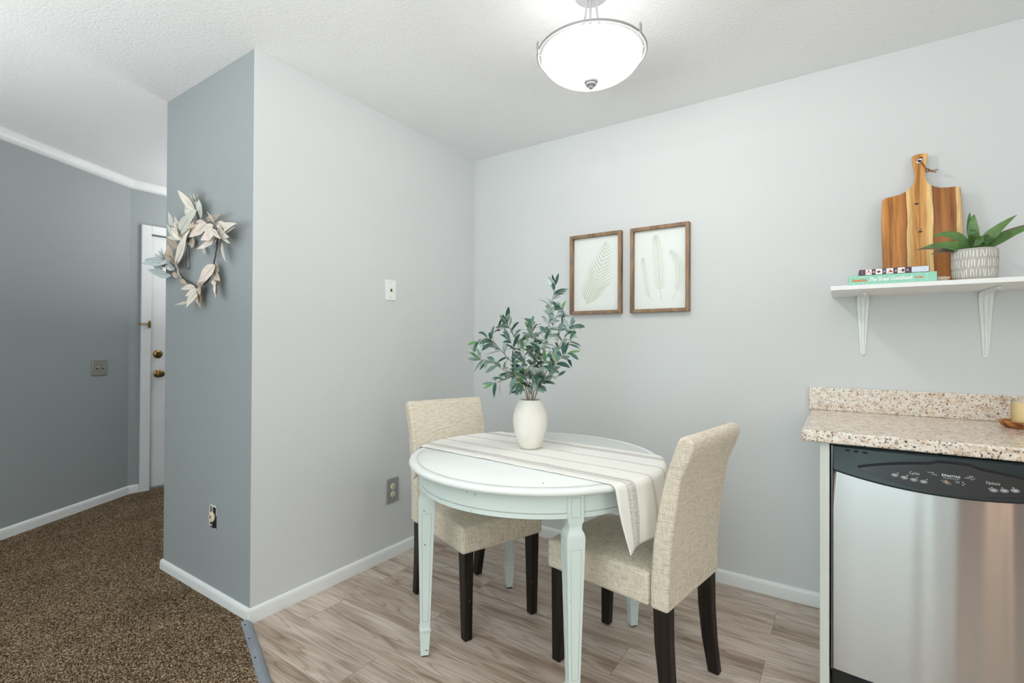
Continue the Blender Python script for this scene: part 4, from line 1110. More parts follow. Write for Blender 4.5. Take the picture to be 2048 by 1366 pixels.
# ------------------------------------------------------------------ cutting board, leaning on the wall
slope = math.atan2(.080, .56)
bo = thing('cutting_board', 'acacia cutting board with handle leaning on the wall behind the books', 'cutting board', (2.343, -.100, SZ1+.0005), 0)
OFF[bo.name] = Vector((0, 0, 0)); bo.rotation_euler = (-slope, 0, 0)
half_ = [(.1205, 0), (.1235, .08), (.1255, .20), (.1262, .30), (.1235, .375), (.1215, .386), (.112, .3925), (.085, .3945), (.062, .3985), (.045, .407), (.030, .420), (.0205, .437), (.0168, .455), (.0168, .475), (.0195, .505), (.0238, .538), (.0262, .550), (.0225, .5555), (.008, .5590)]
tilt = lambda x, z: (x + .002*(z/.5), z + (.006*x/.12 if z > .38 else 0))
outl = [tilt(x, z) for x, z in half_] + [tilt(-x, z) for x, z in half_[::-1]]
b = MB(); b.prism([(x, -.016, z) for x, z in outl], (0, .016, 0))
brd = child(bo, 'board', b, M['acacia'], bevel=.0025, bseg=2, autos=50)
for x, z, r_ in ((-.011, .345, .0062), (-.001, .226, .0058), (-.058, .205, .0018), (.006, .540, .005), (.002, .235, .003)):
    pts = [(x+r_*1.15*math.cos(a)*(1+.12*math.sin(2*a+1)), -.0162, z+r_*.6*math.sin(a)) for a in [i*math.tau/12 for i in range(12)]]
    b = MB(); b.add(pts, [list(range(12))]); child(brd, 'knot', b, M['knot'])
b = MB(); b.lathe([(.0052, -.0155), (.0105, -.0160), (.0108, -.0180), (.0085, -.0192), (.0052, -.0180)], (.001, 0, .527), 28, axis='y', closed=True); child(brd, 'hole_grommet', b, M['nickel'], smooth=True)
b = MB(); b.lathe([(0, -.0163), (.0052, -.0163), (0, -.0164)], (.001, 0, .527), 20, axis='y'); child(brd, 'hanging_hole', b, M['black'])
b = MB()
b.tube(smooth_path([Vector((.001, -.0165, .527)), Vector((.005, -.021, .520)), Vector((.012, -.0205, .508)), Vector((.018, -.020, .494)), Vector((.0225, -.022, .484))], 4), .0019, 7)
b.tube(smooth_path([Vector((.002, -.0165, .524)), Vector((.009, -.0235, .510)), Vector((.0205, -.024, .485))], 4), .0017, 7)
for a in range(3):
    b.tube([Vector((.0245+.0055*math.cos(t_+a), -.0225+.0035*math.sin(t_*1.0), .4795+.0065*math.sin(t_+a*.8))) for t_ in [i*math.tau/12 for i in range(13)]], .0020, 6)
b.tube(smooth_path([Vector((.027, -.023, .478)), Vector((.040, -.0255, .4745)), Vector((.057, -.027, .4735))], 4), .0018, 7)
b.tube(smooth_path([Vector((.027, -.023, .477)), Vector((.038, -.026, .470)), Vector((.0505, -.029, .4635))], 4), .0020, 7)
child(bo, 'leather_loop', b, M['leather'], smooth=True)

# small dish
b = MB(); b.lathe([(0, 0), (.014, 0), (.020, .004), (.0265, .012), (.0290, .0165), (.0282, .0172), (.0255, .013), (.018, .006), (0, .004)], (2.378, -.275, SZ1+.0002), 36)
tag(b.build('dish', pmat('blush_clay', srgb(214, 196, 178), .6), smooth=True, loc=(2.378, -.275, SZ1)), 'tiny blush dish behind the end of the mint green cookbook', 'dish')

# ------------------------------------------------------------------ potted agave
PC = (2.4745, -.250); PZ = SZ1+.0002
po = thing('plant_pot', 'round grey pot with rows of white brush strokes on the shelf', 'plant pot', (PC[0], PC[1], PZ))
b = MB()
pr = [(0, 0), (.052, 0), (.0545, .003), (.0560, .006), (.0590, .008), (.0615, .030), (.0630, .060), (.0635, .090), (.0632, .106), (.0620, .1105), (.0600, .1115), (.0575, .110), (.0565, .095), (0, .095)]
b.lathe(pr, (PC[0], PC[1], PZ), 64)
rnd = random.Random(2)
pot = child(po, 'pot_body', b, M['pot'], smooth=True, autos=50)
def prad(z): 
    for i in range(len(pr)-1):
        if pr[i][1] <= z <= pr[i+1][1] and pr[i+1][1] > pr[i][1]: 
            t_ = (z-pr[i][1])/(pr[i+1][1]-pr[i][1]); return pr[i][0]+(pr[i+1][0]-pr[i][0])*t_
    return .0615
b = MB()
for row, (za, zb_) in enumerate(((.011, .037), (.044, .072), (.079, .104))):
    nst = 46
    for k in range(nst):
        a = math.tau*(k+.5*(row % 2)+rnd.uniform(-.2, .2))/nst
        lean = rnd.uniform(-.05, .05) if k % 3 else rnd.uniform(-.09, .09); hz = rnd.uniform(-.002, .002); wd = rnd.uniform(.019, .028)
        N4 = 4; base = len(b.v)
        for q in range(N4+1):
            f_ = q/N4; z = za+hz+(zb_-za)*f_; aa = a+lean*(f_-.5); ww = wd*(1-.35*(abs(2*f_-1))**3)
            for s_ in (-1, 1):
                r_ = prad(z)+.0007; b.v.append((PC[0]+r_*math.cos(aa+s_*ww), PC[1]+r_*math.sin(aa+s_*ww), PZ+z))
        for q in range(N4): b.f.append([base+2*q, base+2*q+1, base+2*q+3, base+2*q+2]); b.mi.append(0)
child(pot, 'brush_strokes', b, M['pot_white'])
b = MB(); b.lathe([(0, .0985), (.03, .0995), (.0560, .097), (.0560, .0955), (0, .0955)], (PC[0], PC[1], PZ), 32); child(po, 'soil', b, M['soil'], smooth=True)
ag = thing('agave_plant', 'green artificial agave with pointed leaves in the grey pot', 'plant', (PC[0], PC[1], PZ+.099))
b = MB(); b.raw = False
zc = PZ+.098
def L3(tip, wd, mid=None, nrm=None, mi=0, red=None, r0=.012, shp=None, z0=.0):
    tip = Vector(tip); ctr_ = Vector((PC[0], PC[1], zc+z0)); d = tip-ctr_; hd = Vector((d.x, d.y, 0)); hd = hd.normalized() if hd.length > 1e-4 else Vector((1, 0, 0))
    st = ctr_ + hd*r0
    m_ = Vector(mid) if mid else st.lerp(tip, .5)+Vector((0, 0, .012))
    b.leaf(st, m_, tip, wd, nrm or Vector((-hd.x*.3, -1.15-hd.y*.2, .75)), mi, segs=12, fold=.32, thick=.005,
           shape=shp or (lambda t_: (.55+1.1*t_) if t_ < .4 else max(.02, ((1-t_)/.6)**.75)))
L3((2.328, -.300, 1.549), .046, (2.405, -.285, 1.560))
L3((2.360, -.240, 1.596), .044, (2.420, -.245, 1.612), z0=.02)
L3((2.352, -.265, 1.526), .032, (2.410, -.270, 1.548), mi=1)
L3((2.318, -.175, 1.560), .036, (2.395, -.21, 1.57), mi=1)
L3((2.476, -.235, 1.664), .034, (2.470, -.245, 1.625), nrm=(-.3, -1, .2), z0=.02, r0=.006)
L3((2.466, -.225, 1.674), .028, (2.460, -.235, 1.63), nrm=(.4, -1, .2), z0=.02, r0=.006)
L3((2.580, -.265, 1.640), .042, (2.520, -.265, 1.592), z0=.012)
L3((2.640, -.225, 1.606), .044, (2.540, -.245, 1.575))
L3((2.640, -.170, 1.622), .030, (2.55, -.21, 1.595), mi=1, z0=.006)
L3((2.560, -.13, 1.60), .032, (2.52, -.19, 1.59))
L3((2.440, -.12, 1.60), .032, (2.45, -.19, 1.59))
blunt = lambda t_: (.7+.6*t_) if t_ < .5 else math.sqrt(max(0.001, 1-((t_-.5)/.5)**2))
L3((2.466, -.325, 1.566), .040, (2.469, -.300, 1.575), nrm=(0, -.9, .8), shp=blunt, z0=.0)
L3((2.462, -.285, 1.598), .036, (2.467, -.27, 1.60), nrm=(0, -.7, .9), shp=blunt, z0=.018)
L3((2.505, -.300, 1.575), .030, (2.49, -.285, 1.575), nrm=(.3, -.7, .9), shp=blunt, z0=.006)
child(ag, 'leaves', b, [M['agave'], M['agave_red']], smooth=True, autos=70)
b = MB(); b.tube([(PC[0], PC[1], zc-.0005), (PC[0], PC[1], zc+.03)], [.013, .009], 12); child(ag, 'stem', b, M['agave'], smooth=True)

# ------------------------------------------------------------------ countertop
CZ0, CZ1 = .857, .897
ct = thing('countertop', 'speckled beige granite countertop with low backsplash at the right', 'countertop', (1.963, 0, CZ0))
b = MB(); b.box(1.963, -.665, CZ0, RX-.001, -.0005, CZ1); child(ct, 'slab', b, M['granite'], bevel=.006, bseg=3)
b = MB(); b.box(1.957, -.0205, CZ1+.0003, RX-.001, -.0005, .9985); child(ct, 'backsplash', b, M['granite'], bevel=.002)

# ------------------------------------------------------------------ cabinet end panel and base cabinet
b = MB(); b.box(2.0165, -.640, 0.0005, 2.0445, -.0142, CZ0-.001)
tag(b.build('cabinet_end_panel', M['panelpaint'], bevel=.001, bseg=1, loc=(2.03, -.64, 0)), 'narrow chipped white cabinet end panel left of the dishwasher', 'panel')
cb = thing('base_cabinet', 'white base cabinet under the counter right of the dishwasher', 'cabinet', (3.18, -.3, 0))
b = MB(); b.box(2.662, -.60, .10, RX-.002, -.002, CZ0-.001); b.box(2.662, -.54, 0.0005, RX-.002, -.002, .10); child(cb, 'body', b, M['cabinet'])
for x0 in (2.67, 3.185):
    b = MB(); b.box(x0, -.622, .12, x0+.505, -.601, .84); dr = child(cb, 'door', b, M['cabinet'], bevel=.003)
    b = MB(); b.lathe([(0, 0), (.006, 0), (.006, -.012), (.013, -.018), (.011, -.026), (0, -.027)], (x0+(.46 if x0 < 3 else .045), -.622, .78), 18, axis='y'); child(dr, 'knob', b, M['nickel'], smooth=True)

# ------------------------------------------------------------------ dishwasher
XC = 2.3525; XL, XR = 2.0475, 2.6575
dw = thing('dishwasher', 'stainless steel dishwasher with black control panel under the counter', 'dishwasher', (XC, -.35, 0))
b = MB(); b.box(XL, -.615, .09, XR, -.02, CZ0-.003); b.box(XL+.002, -.57, .0008, XR-.002, -.05, .09); child(dw, 'tub', b, M['black_plastic'])
b = MB(); b.box(XL+.004, -.600, .006, XR-.004, -.571, .088)
kp = child(dw, 'kick_plate', b, M['black_plastic'], bevel=.002)
# bowed steel door skin, with the lower edge of the panel as its upper outline
def lip(x):  # lower boundary of the black panel
    q = (x-XC)/.300
    return .7345 + .036*min(1, abs(q))**2.0
def bow(x): 
    q = (x-XC)/.297
    return -.645 - .020*(1-abs(q)**2.4)
b = MB(); n = 48; rows = []
for i in range(n+1):
    x = XC-.297+.594*i/n; y = bow(x)
    zt_ = lip(x)+.002
    rows.append((x, y, zt_))
ix = []
zs = [0, .25, .5, .75, 1]
for i, (x, y, zt_) in enumerate(rows):
    col_ = []
    for f_ in zs:
        z = .096+(zt_-.096)*f_
        col_.append(len(b.v)); b.v.append((x, y + (.004 if f_ == 0 else 0), z))
    ix.append(col_)
for i in range(n):
    for k in range(len(zs)-1): b.f.append([ix[i][k], ix[i+1][k], ix[i+1][k+1], ix[i][k+1]]); b.mi.append(0)
for i in (0, n):   # side returns
    x, y, zt_ = rows[i]; a0 = len(b.v); b.v += [(x+(.002 if i else -.002), -.616, .096), (x+(.002 if i else -.002), -.616, zt_)]
    b.f.append([ix[i][0], ix[i][-1], a0+1, a0] if i == 0 else [ix[i][0], a0, a0+1, ix[i][-1]]); b.mi.append(0)
a0 = len(b.v); b.v += [(XC-.297, -.616, .096), (XC+.297, -.616, .096)]; b.f.append([c_[0] for c_ in ix][::-1] + [a0, a0+1]); b.mi.append(0)
child(dw, 'door', b, M['steel'], smooth=True, autos=30)
M['edge'] = pmat('dark_steel_edge', (.22, .20, .20), .35, 1.0)
for s_ in (-1, 1):
    xa = XC+s_*.2985; b = MB(); b.box(min(xa, xa+s_*.005), -.6445, .094, max(xa, xa+s_*.005), -.612, .850); child(dw, 'edge_trim', b, M['edge'], bevel=.001)
# control panel (black, bowed), lower edge follows the lip
b = MB(); n = 48; cols = []
for i in range(n+1):
    x = XC-.297+.594*i/n; y = bow(x)-.0035
    zl = lip(x)-.0045
    pts = [(y+.03, zl), (y-.001, zl), (y-.004, zl+.006), (y-.003, zl+.012), (y+.0015, .800), (y+.0035, .846), (y+.010, .852), (-.618, .852)]
    base = len(b.v); b.v += [(x, yy, z) for yy, z in pts]; cols.append([base+k for k in range(len(pts))])
for i in range(n):
    for k in range(7): b.f.append([cols[i][k], cols[i+1][k], cols[i+1][k+1], cols[i][k+1]]); b.mi.append(0)
b.f.append(cols[0]); b.f.append(cols[-1][::-1]); b.mi += [0, 0]
pan = child(dw, 'control_panel', b, M['dw_recess'], smooth=True, autos=30)
b = MB(); b.box(XL+.003, -.640, .8525, XR-.003, -.616, .8550); child(dw, 'top_gasket', b, pmat('gloss_black_gasket', (.01, .02, .022), .12))
# lens shaped console standing proud of the panel
def lens_top(x): 
    q = (x-XC)/.229; q = max(-1, min(1, q)); z = .787 + .0385*(1-abs(q)**1.9)
    hump = .0075/(1+math.exp((abs(x-XC-.004)-.047)/.0045)); return z+hump
def lens_bot(x):
    q = (x-XC)/.229; q = max(-1, min(1, q)); return .787 - .0445*(1-abs(q)**2.0)
b = MB(); n = 72; fr_, bk_ = [], []
xs = [XC-.229+.458*i/n for i in range(n+1)]
topf = [(x, bow(x)-.0115, lens_top(x)) for x in xs]; botf = [(x, bow(x)-.0135, lens_bot(x)) for x in xs]
topb = [(x, bow(x)+.001, lens_top(x)+.0008) for x in xs]; botb = [(x, bow(x)+.001, lens_bot(x)-.0008) for x in xs]
b.v += topf+botf+topb+botb; n1 = n+1
for i in range(n):
    b.f.append([n1+i, n1+i+1, i+1, i]); b.mi.append(0)
    b.f.append([i, i+1, 2*n1+i+1, 2*n1+i]); b.mi.append(0)
    b.f.append([n1+i+1, n1+i, 3*n1+i, 3*n1+i+1]); b.mi.append(0)
con = child(dw, 'console', b, M['dw_console'], smooth=True, autos=35)
# black handle slot right above the console
b = MB(); topa = [(x, bow(x)-.0048, lens_top(x)+.0005) for x in xs]; topc = [(x, bow(x)-.0040, lens_top(x)+.0065) for x in xs]
b.v += topa+topc
for i in range(n): b.f.append([i, i+1, n1+i+1, n1+i]); b.mi.append(0)
child(pan, 'handle_slot', b, M['black'])
def cface(x, z, o_=.0004):
    t_ = (z-lens_bot(x))/(lens_top(x)-lens_bot(x)); return bow(x)-.0135+.002*t_-o_
btns = [(2.2176, .7794), (2.2407, .7754), (2.2639, .7722), (2.2871, .77), (2.4431, .7701), (2.4652, .7722), (2.4877, .776)]
for x, z in btns:
    y = cface(x, z, 0); b = MB(); 
    ringp = lambda s_, yy: [(x+.0098*s_*math.cos(a), yy, z+.0058*s_*math.sin(a)) for a in [i*math.tau/24 for i in range(24)]]
    b.v += ringp(1, y+.0008) + ringp(.98, y-.0010) + ringp(.86, y-.0016)
    for r_ in range(2):
        for k in range(24):
            k2 = (k+1) % 24; b.f.append([r_*24+k, r_*24+k2, r_*24+24+k2, r_*24+24+k]); b.mi.append(0)
    b.f.append([48+k for k in range(24)]); b.mi.append(0)
    bt = child(con, 'button', b, M['btn'], smooth=True, autos=40)
    b = MB(); b.box(x-.0050, y-.0019, z+.0008, x+.0042, y-.0016, z+.0018); b.box(x-.0035, y-.0019, z-.0022, x+.0038, y-.0016, z-.0012); child(bt, 'button_print', b, M['panel_ink'])
for x, z in btns:
    xx = x+(.0075 if x < XC else -.004); zz = z+.0078; y = cface(xx, zz, .0003); b = MB(); b.box(xx-.0018, y-.0002, zz-.0008, xx+.0018, y+.0004, zz+.0008); child(con, 'indicator_light', b, M['panel_ink'])
for xx, zz in ((2.3095, .8005), (2.3165, .7955), (2.3965, .7935), (2.4015, .797), (2.3765, .783), (2.380, .7785), (2.3765, .7745), (2.4335, .7745)):
    y = cface(xx, zz, .0003); b = MB(); b.box(xx-.0016, y-.0002, zz-.0008, xx+.0016, y+.0004, zz+.0008); child(con, 'indicator_light', b, M['panel_ink'])
for x0, x1, zz in ((2.2955, 2.307, .8015), (2.306, 2.3145, .7965), (2.3325, 2.3685, .7895), (2.3800, 2.3945, .7965), (2.3850, 2.3990, .8), (2.3905, 2.4, .8035), (2.358, 2.3695, .7835), (2.3615, 2.3695, .7795)):
    y = cface((x0+x1)/2, zz, .0003); b = MB(); b.box(x0, y-.0001, zz-.0004, x1, y+.0006, zz+.0004); child(con, 'panel_lettering', b, M['panel_ink'])

text_mesh('Cycles', .0120, (2.2650, cface(2.265, .792)-.0006, .7925), M['panel_ink'], con, 'panel_lettering', .78, bold=-.0001)
text_mesh('Options', .0120, (2.4415, cface(2.4415, .792)-.0006, .7900), M['panel_ink'], con, 'panel_lettering', .78, bold=-.0001)
text_mesh('MAYTAG', .0090, (2.3555, cface(2.3555, .797)-.0006, .7965), M['panel_ink'], con, 'brand_lettering', .85, bold=.0002)
b = MB(); y = cface(2.334, .798, .0004); b.box(2.3295, y-.0003, .7942, 2.3385, y+.0003, .8013); lg_ = child(con, 'logo_badge', b, M['panel_ink'], bevel=.0006)
text_mesh('M', .0062, (2.334, y-.0005, .7978), M['black'], lg_, 'logo_letter', 1.0, bold=.0003)
b = MB(); rnd = random.Random(4)
for k in range(34):
    x = 2.3385+rnd.gauss(0, .0058); z = .7768+rnd.gauss(0, .0032); a = rnd.uniform(-.6, .9); L2 = rnd.uniform(.0014, .0034)
    x = min(max(x, 2.3285), 2.3485); z = min(max(z, .7705), .783)
    d = Vector((math.cos(a), 0, math.sin(a)))*L2; s_ = Vector((-d.z, 0, d.x)).normalized()*.0006; p = Vector((x, cface(x, z, .0004), z))
    b.add([p-d, p+s_, p+d, p-s_], [(0, 1, 2, 3)])
child(con, 'worn_scratches', b, M['amber'])
for x, z in ((2.096, .8385), (2.1192, .8378), (2.1424, .8372)):
    b = MB(); y = bow(x)-.0010; pts = [(x+.0088*math.cos(a), y, z+.0036*math.sin(a)) for a in [i*math.tau/20 for i in range(20)]]
    b.prism(pts, (0, .003, 0)); child(pan, 'vent_hole', b, M['black'])

# ------------------------------------------------------------------ tray and candle
tr = MB(); TCN = (2.668, -.170, CZ1)
n = 48; prof = [(0, 0), (.82, 0), (.93, .006), (1.0, .022), (.985, .0245), (.93, .024), (.86, .013), (0, .011)]
for r_, z in prof:
    for k in range(n):
        a = math.tau*k/n; tr.v.append((TCN[0]+.118*r_*math.cos(a), TCN[1]+.075*r_*math.sin(a), TCN[2]+.0003+z))
for i in range(len(prof)-1):
    for k in range(n): k2 = (k+1) % n; tr.f.append([i*n+k, i*n+k2, (i+1)*n+k2, (i+1)*n+k]); tr.mi.append(0)
tag(tr.build('wooden_tray', M['traywood'], smooth=True, autos=50, loc=TCN), 'oval olive wood tray on the granite counter under the candle', 'tray')
cd = thing('candle', 'cream scented candle in a glass jar on the wooden tray', 'candle', (2.625, -.172, CZ1+.0118))
cc = (2.625, -.172, CZ1+.0118)
b = MB(); b.lathe([(0, .001), (.0400, .001), (.0408, .004), (.0408, .078), (0, .078)], cc, 40); child(cd, 'wax', b, M['wax'], smooth=True, autos=50)
b = MB(); b.lathe([(.0413, .003), (.0413, .086), (.0405, .087), (.0398, .086)], cc, 48); b.f = b.f[:-2]; b.mi = b.mi[:-2]; jar = child(cd, 'jar', b, M['glass'], smooth=True, autos=50)
b = MB(); b.tube([(cc[0], cc[1], cc[2]+.077), (cc[0]+.001, cc[1], cc[2]+.085)], .0009, 6); child(cd, 'wick', b, M['black'])
def curved_text(s, size, z, a0):
    o_ = text_mesh(s, size, (0, 0, 0), M['red_ink'], cd, 'label_print', 1.0, align='LEFT')
    off = OFF[cd.name]
    for v_ in o_.data.vertices:
        x, y, zz = v_.co + off; a = a0 + x/.0420; r_ = .0420-.0001+(-y)
        v_.co = Vector((cc[0]+r_*math.cos(a), cc[1]+r_*math.sin(a), cc[2]+z+zz)) - off
curved_text('APPLE', .0085, .060, math.radians(-112))
b = MB()
for z in (.048, .040, .028): 
    for k in range(4):
        a = math.radians(-100+6*k); p = [(cc[0]+.0421*math.cos(a_), cc[1]+.0421*math.sin(a_), cc[2]+zz) for a_, zz in ((a, z), (a+.06, z), (a+.06, z+.0012), (a, z+.0012))]
        b.add(p, [(0, 1, 2, 3)])
child(cd, 'label_print', b, M['red_ink'])

# ------------------------------------------------------------------ ceiling lamp
LCx, LCy = 1.334, -1.028; KL = .9535; RZ = 2.2215; RRm = .1905
ZL = lambda z: 2.2215 + (z-2.272)*KL
lt = thing('ceiling_lamp', 'semi-flush ceiling lamp with lit frosted glass bowl and nickel ring', 'lamp', (LCx, LCy, H))
b = MB(); b.lathe([(0, H-.0005), (.060, H-.0005), (.061, H-.004), (.058, H-.010), (.045, H-.014), (0, H-.015)], (LCx, LCy, 0), 48); child(lt, 'canopy', b, M['canopy_metal'], smooth=True)
b = MB(); b.tube([Vector((LCx+(RRm)*math.cos(math.tau*k/96), LCy+RRm*math.sin(math.tau*k/96), RZ)) for k in range(97)], .0042, 10, caps=False)
ring_ = child(lt, 'ring', b, M['ring_metal'], smooth=True)
b = MB(); BR = .1775
zb = ZL(2.172)
outp = [(.018, zb+.001)] + [(BR*math.sin(a), zb+.0 + (RZ-.004-zb)*(1-math.cos(a))**.92) for a in [math.pi/2*i/14 for i in range(2, 15)]]
inp = [(r_-.004, z+.0045) for r_, z in outp][::-1]; inp[-1] = (.016, zb+.006)
n = 72
for r_, z in outp:
    for k in range(n): a = math.tau*k/n; b.v.append((LCx+r_*math.cos(a), LCy+r_*math.sin(a), z))
for i in range(len(outp)-1):
    for k in range(n):
        k2 = (k+1) % n; b.f.append([i*n+k, i*n+k2, i*n+n+k2, i*n+n+k]); b.mi.append(0)
child(lt, 'glass_bowl', b, M['bowl_out'], smooth=True, autos=50)
b = MB(); b.lathe([(0, ZL(2.258)), (.151, ZL(2.258)), (.151, ZL(2.255)), (0, ZL(2.255))], (LCx, LCy, 0), 40); b.mi = [0]*(40*3)
b.mi = [0 if k < 40 else 1 for k in range(len(b.f))]
child(lt, 'light_stop_plate', b, [M['plate_glow'], M['white']])  # plate added to keep bulb light off the ceiling; its top glows
bl = bpy.data.lights.new('lamp_bulb', 'POINT'); bl.energy = POW['bulb']; bl.shadow_soft_size = .05; bl.color = (1, .975, .94)
bo_ = bpy.data.objects.new('lamp_bulb', bl); COL.objects.link(bo_); bo_.location = (LCx, LCy, ZL(2.222))
b = MB(); b.lathe([(r_*.95, ZL(z_)) for r_, z_ in [(0, 2.190), (.026, 2.180), (.0265, 2.176), (.0265, 2.170), (.0235, 2.1655), (.0195, 2.1645), (.0200, 2.158), (.0165, 2.1545), (.0095, 2.153), (.0092, 2.1475), (.0075, 2.1455), (0, 2.1455)]], (LCx, LCy, 0), 36); child(lt, 'finial', b, M['ring_metal'], smooth=True, autos=35)
b = MB(); b.tube([(LCx-.004, LCy, H-.014), (LCx-.004, LCy, ZL(2.185))], .0046, 10); child(lt, 'center_rod', b, M['canopy_metal'], smooth=True)
ra = math.atan2(right.y, right.x)
for k, aa in enumerate((ra+math.radians(-18), ra+math.radians(162+18), ra+math.radians(90))):
    d = Vector((math.cos(aa), math.sin(aa), 0)); P0 = Vector((LCx, LCy, 0))
    pts = [P0+d*.020+Vector((0, 0, H-.014)), P0+d*.019+Vector((0, 0, 2.38)), P0+d*.030+Vector((0, 0, 2.32)), P0+d*.056+Vector((0, 0, 2.255)), P0+d*.088+Vector((0, 0, 2.222)), P0+d*.140+Vector((0, 0, 2.212)), P0+d*(RRm-.002)+Vector((0, 0, RZ))]
    # keep the arm inside the bowl
    b = MB(); b.tube(smooth_path(pts, 5), .0040, 8); child(lt, 'arm', b, M['canopy_metal'], smooth=True)
for aa in (ra+math.radians(180+10), ra+math.radians(-44), ra+math.radians(72)):
    d = Vector((math.cos(aa), math.sin(aa), 0)); p = Vector((LCx, LCy, 0))+d*(RRm+.0035)
    b = MB(); b.lathe([(0, -.010), (.0045, -.010), (.0060, -.004), (.0060, .020), (.0040, .022), (.0035, .027), (0, .028)], (p.x, p.y, RZ), 16); child(ring_, 'thumb_screw', b, M['ring_metal'], smooth=True, autos=40)

# flush entry and kitchen fixtures (outside the frame, but they light the flat)
def flush_lamp(x, y, label):
    o = thing('flush_ceiling_light', label, 'lamp', (x, y, H))
    b = MB(); b.lathe([(0, H-.0005), (.13, H-.0005), (.13, H-.02), (0, H-.02)], (x, y, 0), 36); child(o, 'base', b, M['nickel'], smooth=True, autos=40)
flush_lamp(-1.95, -.52, 'round flush light on the hall ceiling near the entry door')

# ------------------------------------------------------------------ wreath on the hall face of the partition
WY = -LA
wr = thing('wreath', 'asymmetric wreath of cream, blush and pale blue fabric leaves on the grey partition', 'wreath', (-.45, WY, 1.62))
def wp_(x, y, off):
    return on_y(260+x/4.553, 340+y/4.553, WY-off)
b = MB()
ringpts = [(745, 520, .02), (790, 590, .02), (793, 680, .018), (780, 770, .018), (765, 850, .02), (760, 920, .02), (700, 1020, .018), (620, 1060, .018), (560, 1030, .02), (490, 985, .022), (430, 900, .02), (432, 800, .018), (470, 710, .018), (540, 615, .02), (610, 530, .02), (680, 490, .02), (745, 520, .02)]
pth = smooth_path([wp_(*p) for p in ringpts], 6); b.tube(pth, .0028, 7)
b.tube([p+Vector((.003*math.sin(i*1.1), -.003*math.cos(i*1.1), .002*math.sin(i*.7))) for i, p in enumerate(pth)], .0016, 6)
for seq in ([(440, 800, .02), (380, 860, .03), (300, 800, .05)], [(480, 985, .02), (400, 950, .035), (330, 935, .05)], [(600, 540, .02), (620, 440, .03), (600, 350, .045)], [(765, 900, .02), (775, 980, .03), (800, 1040, .04)],
            [(745, 520, .02), (790, 540, .035), (830, 560, .045)], [(610, 1055, .018), (600, 1110, .03), (550, 1160, .04)], [(500, 660, .02), (450, 640, .03), (420, 580, .045)], [(700, 490, .02), (730, 470, .03), (760, 420, .04)]):
    b.tube(smooth_path([wp_(*p) for p in seq], 4), .0018, 6)
rg = child(wr, 'vine_ring', b, M['vine'], smooth=True)
b = MB(); b.tube(smooth_path([wp_(*p) for p in ((530, 640, .015), (515, 760, .012), (510, 860, .012), (528, 905, .012), (548, 870, .012), (538, 760, .012), (533, 640, .015))], 5), .0018, 6); child(wr, 'hanging_loop', b, M['vine'], smooth=True)
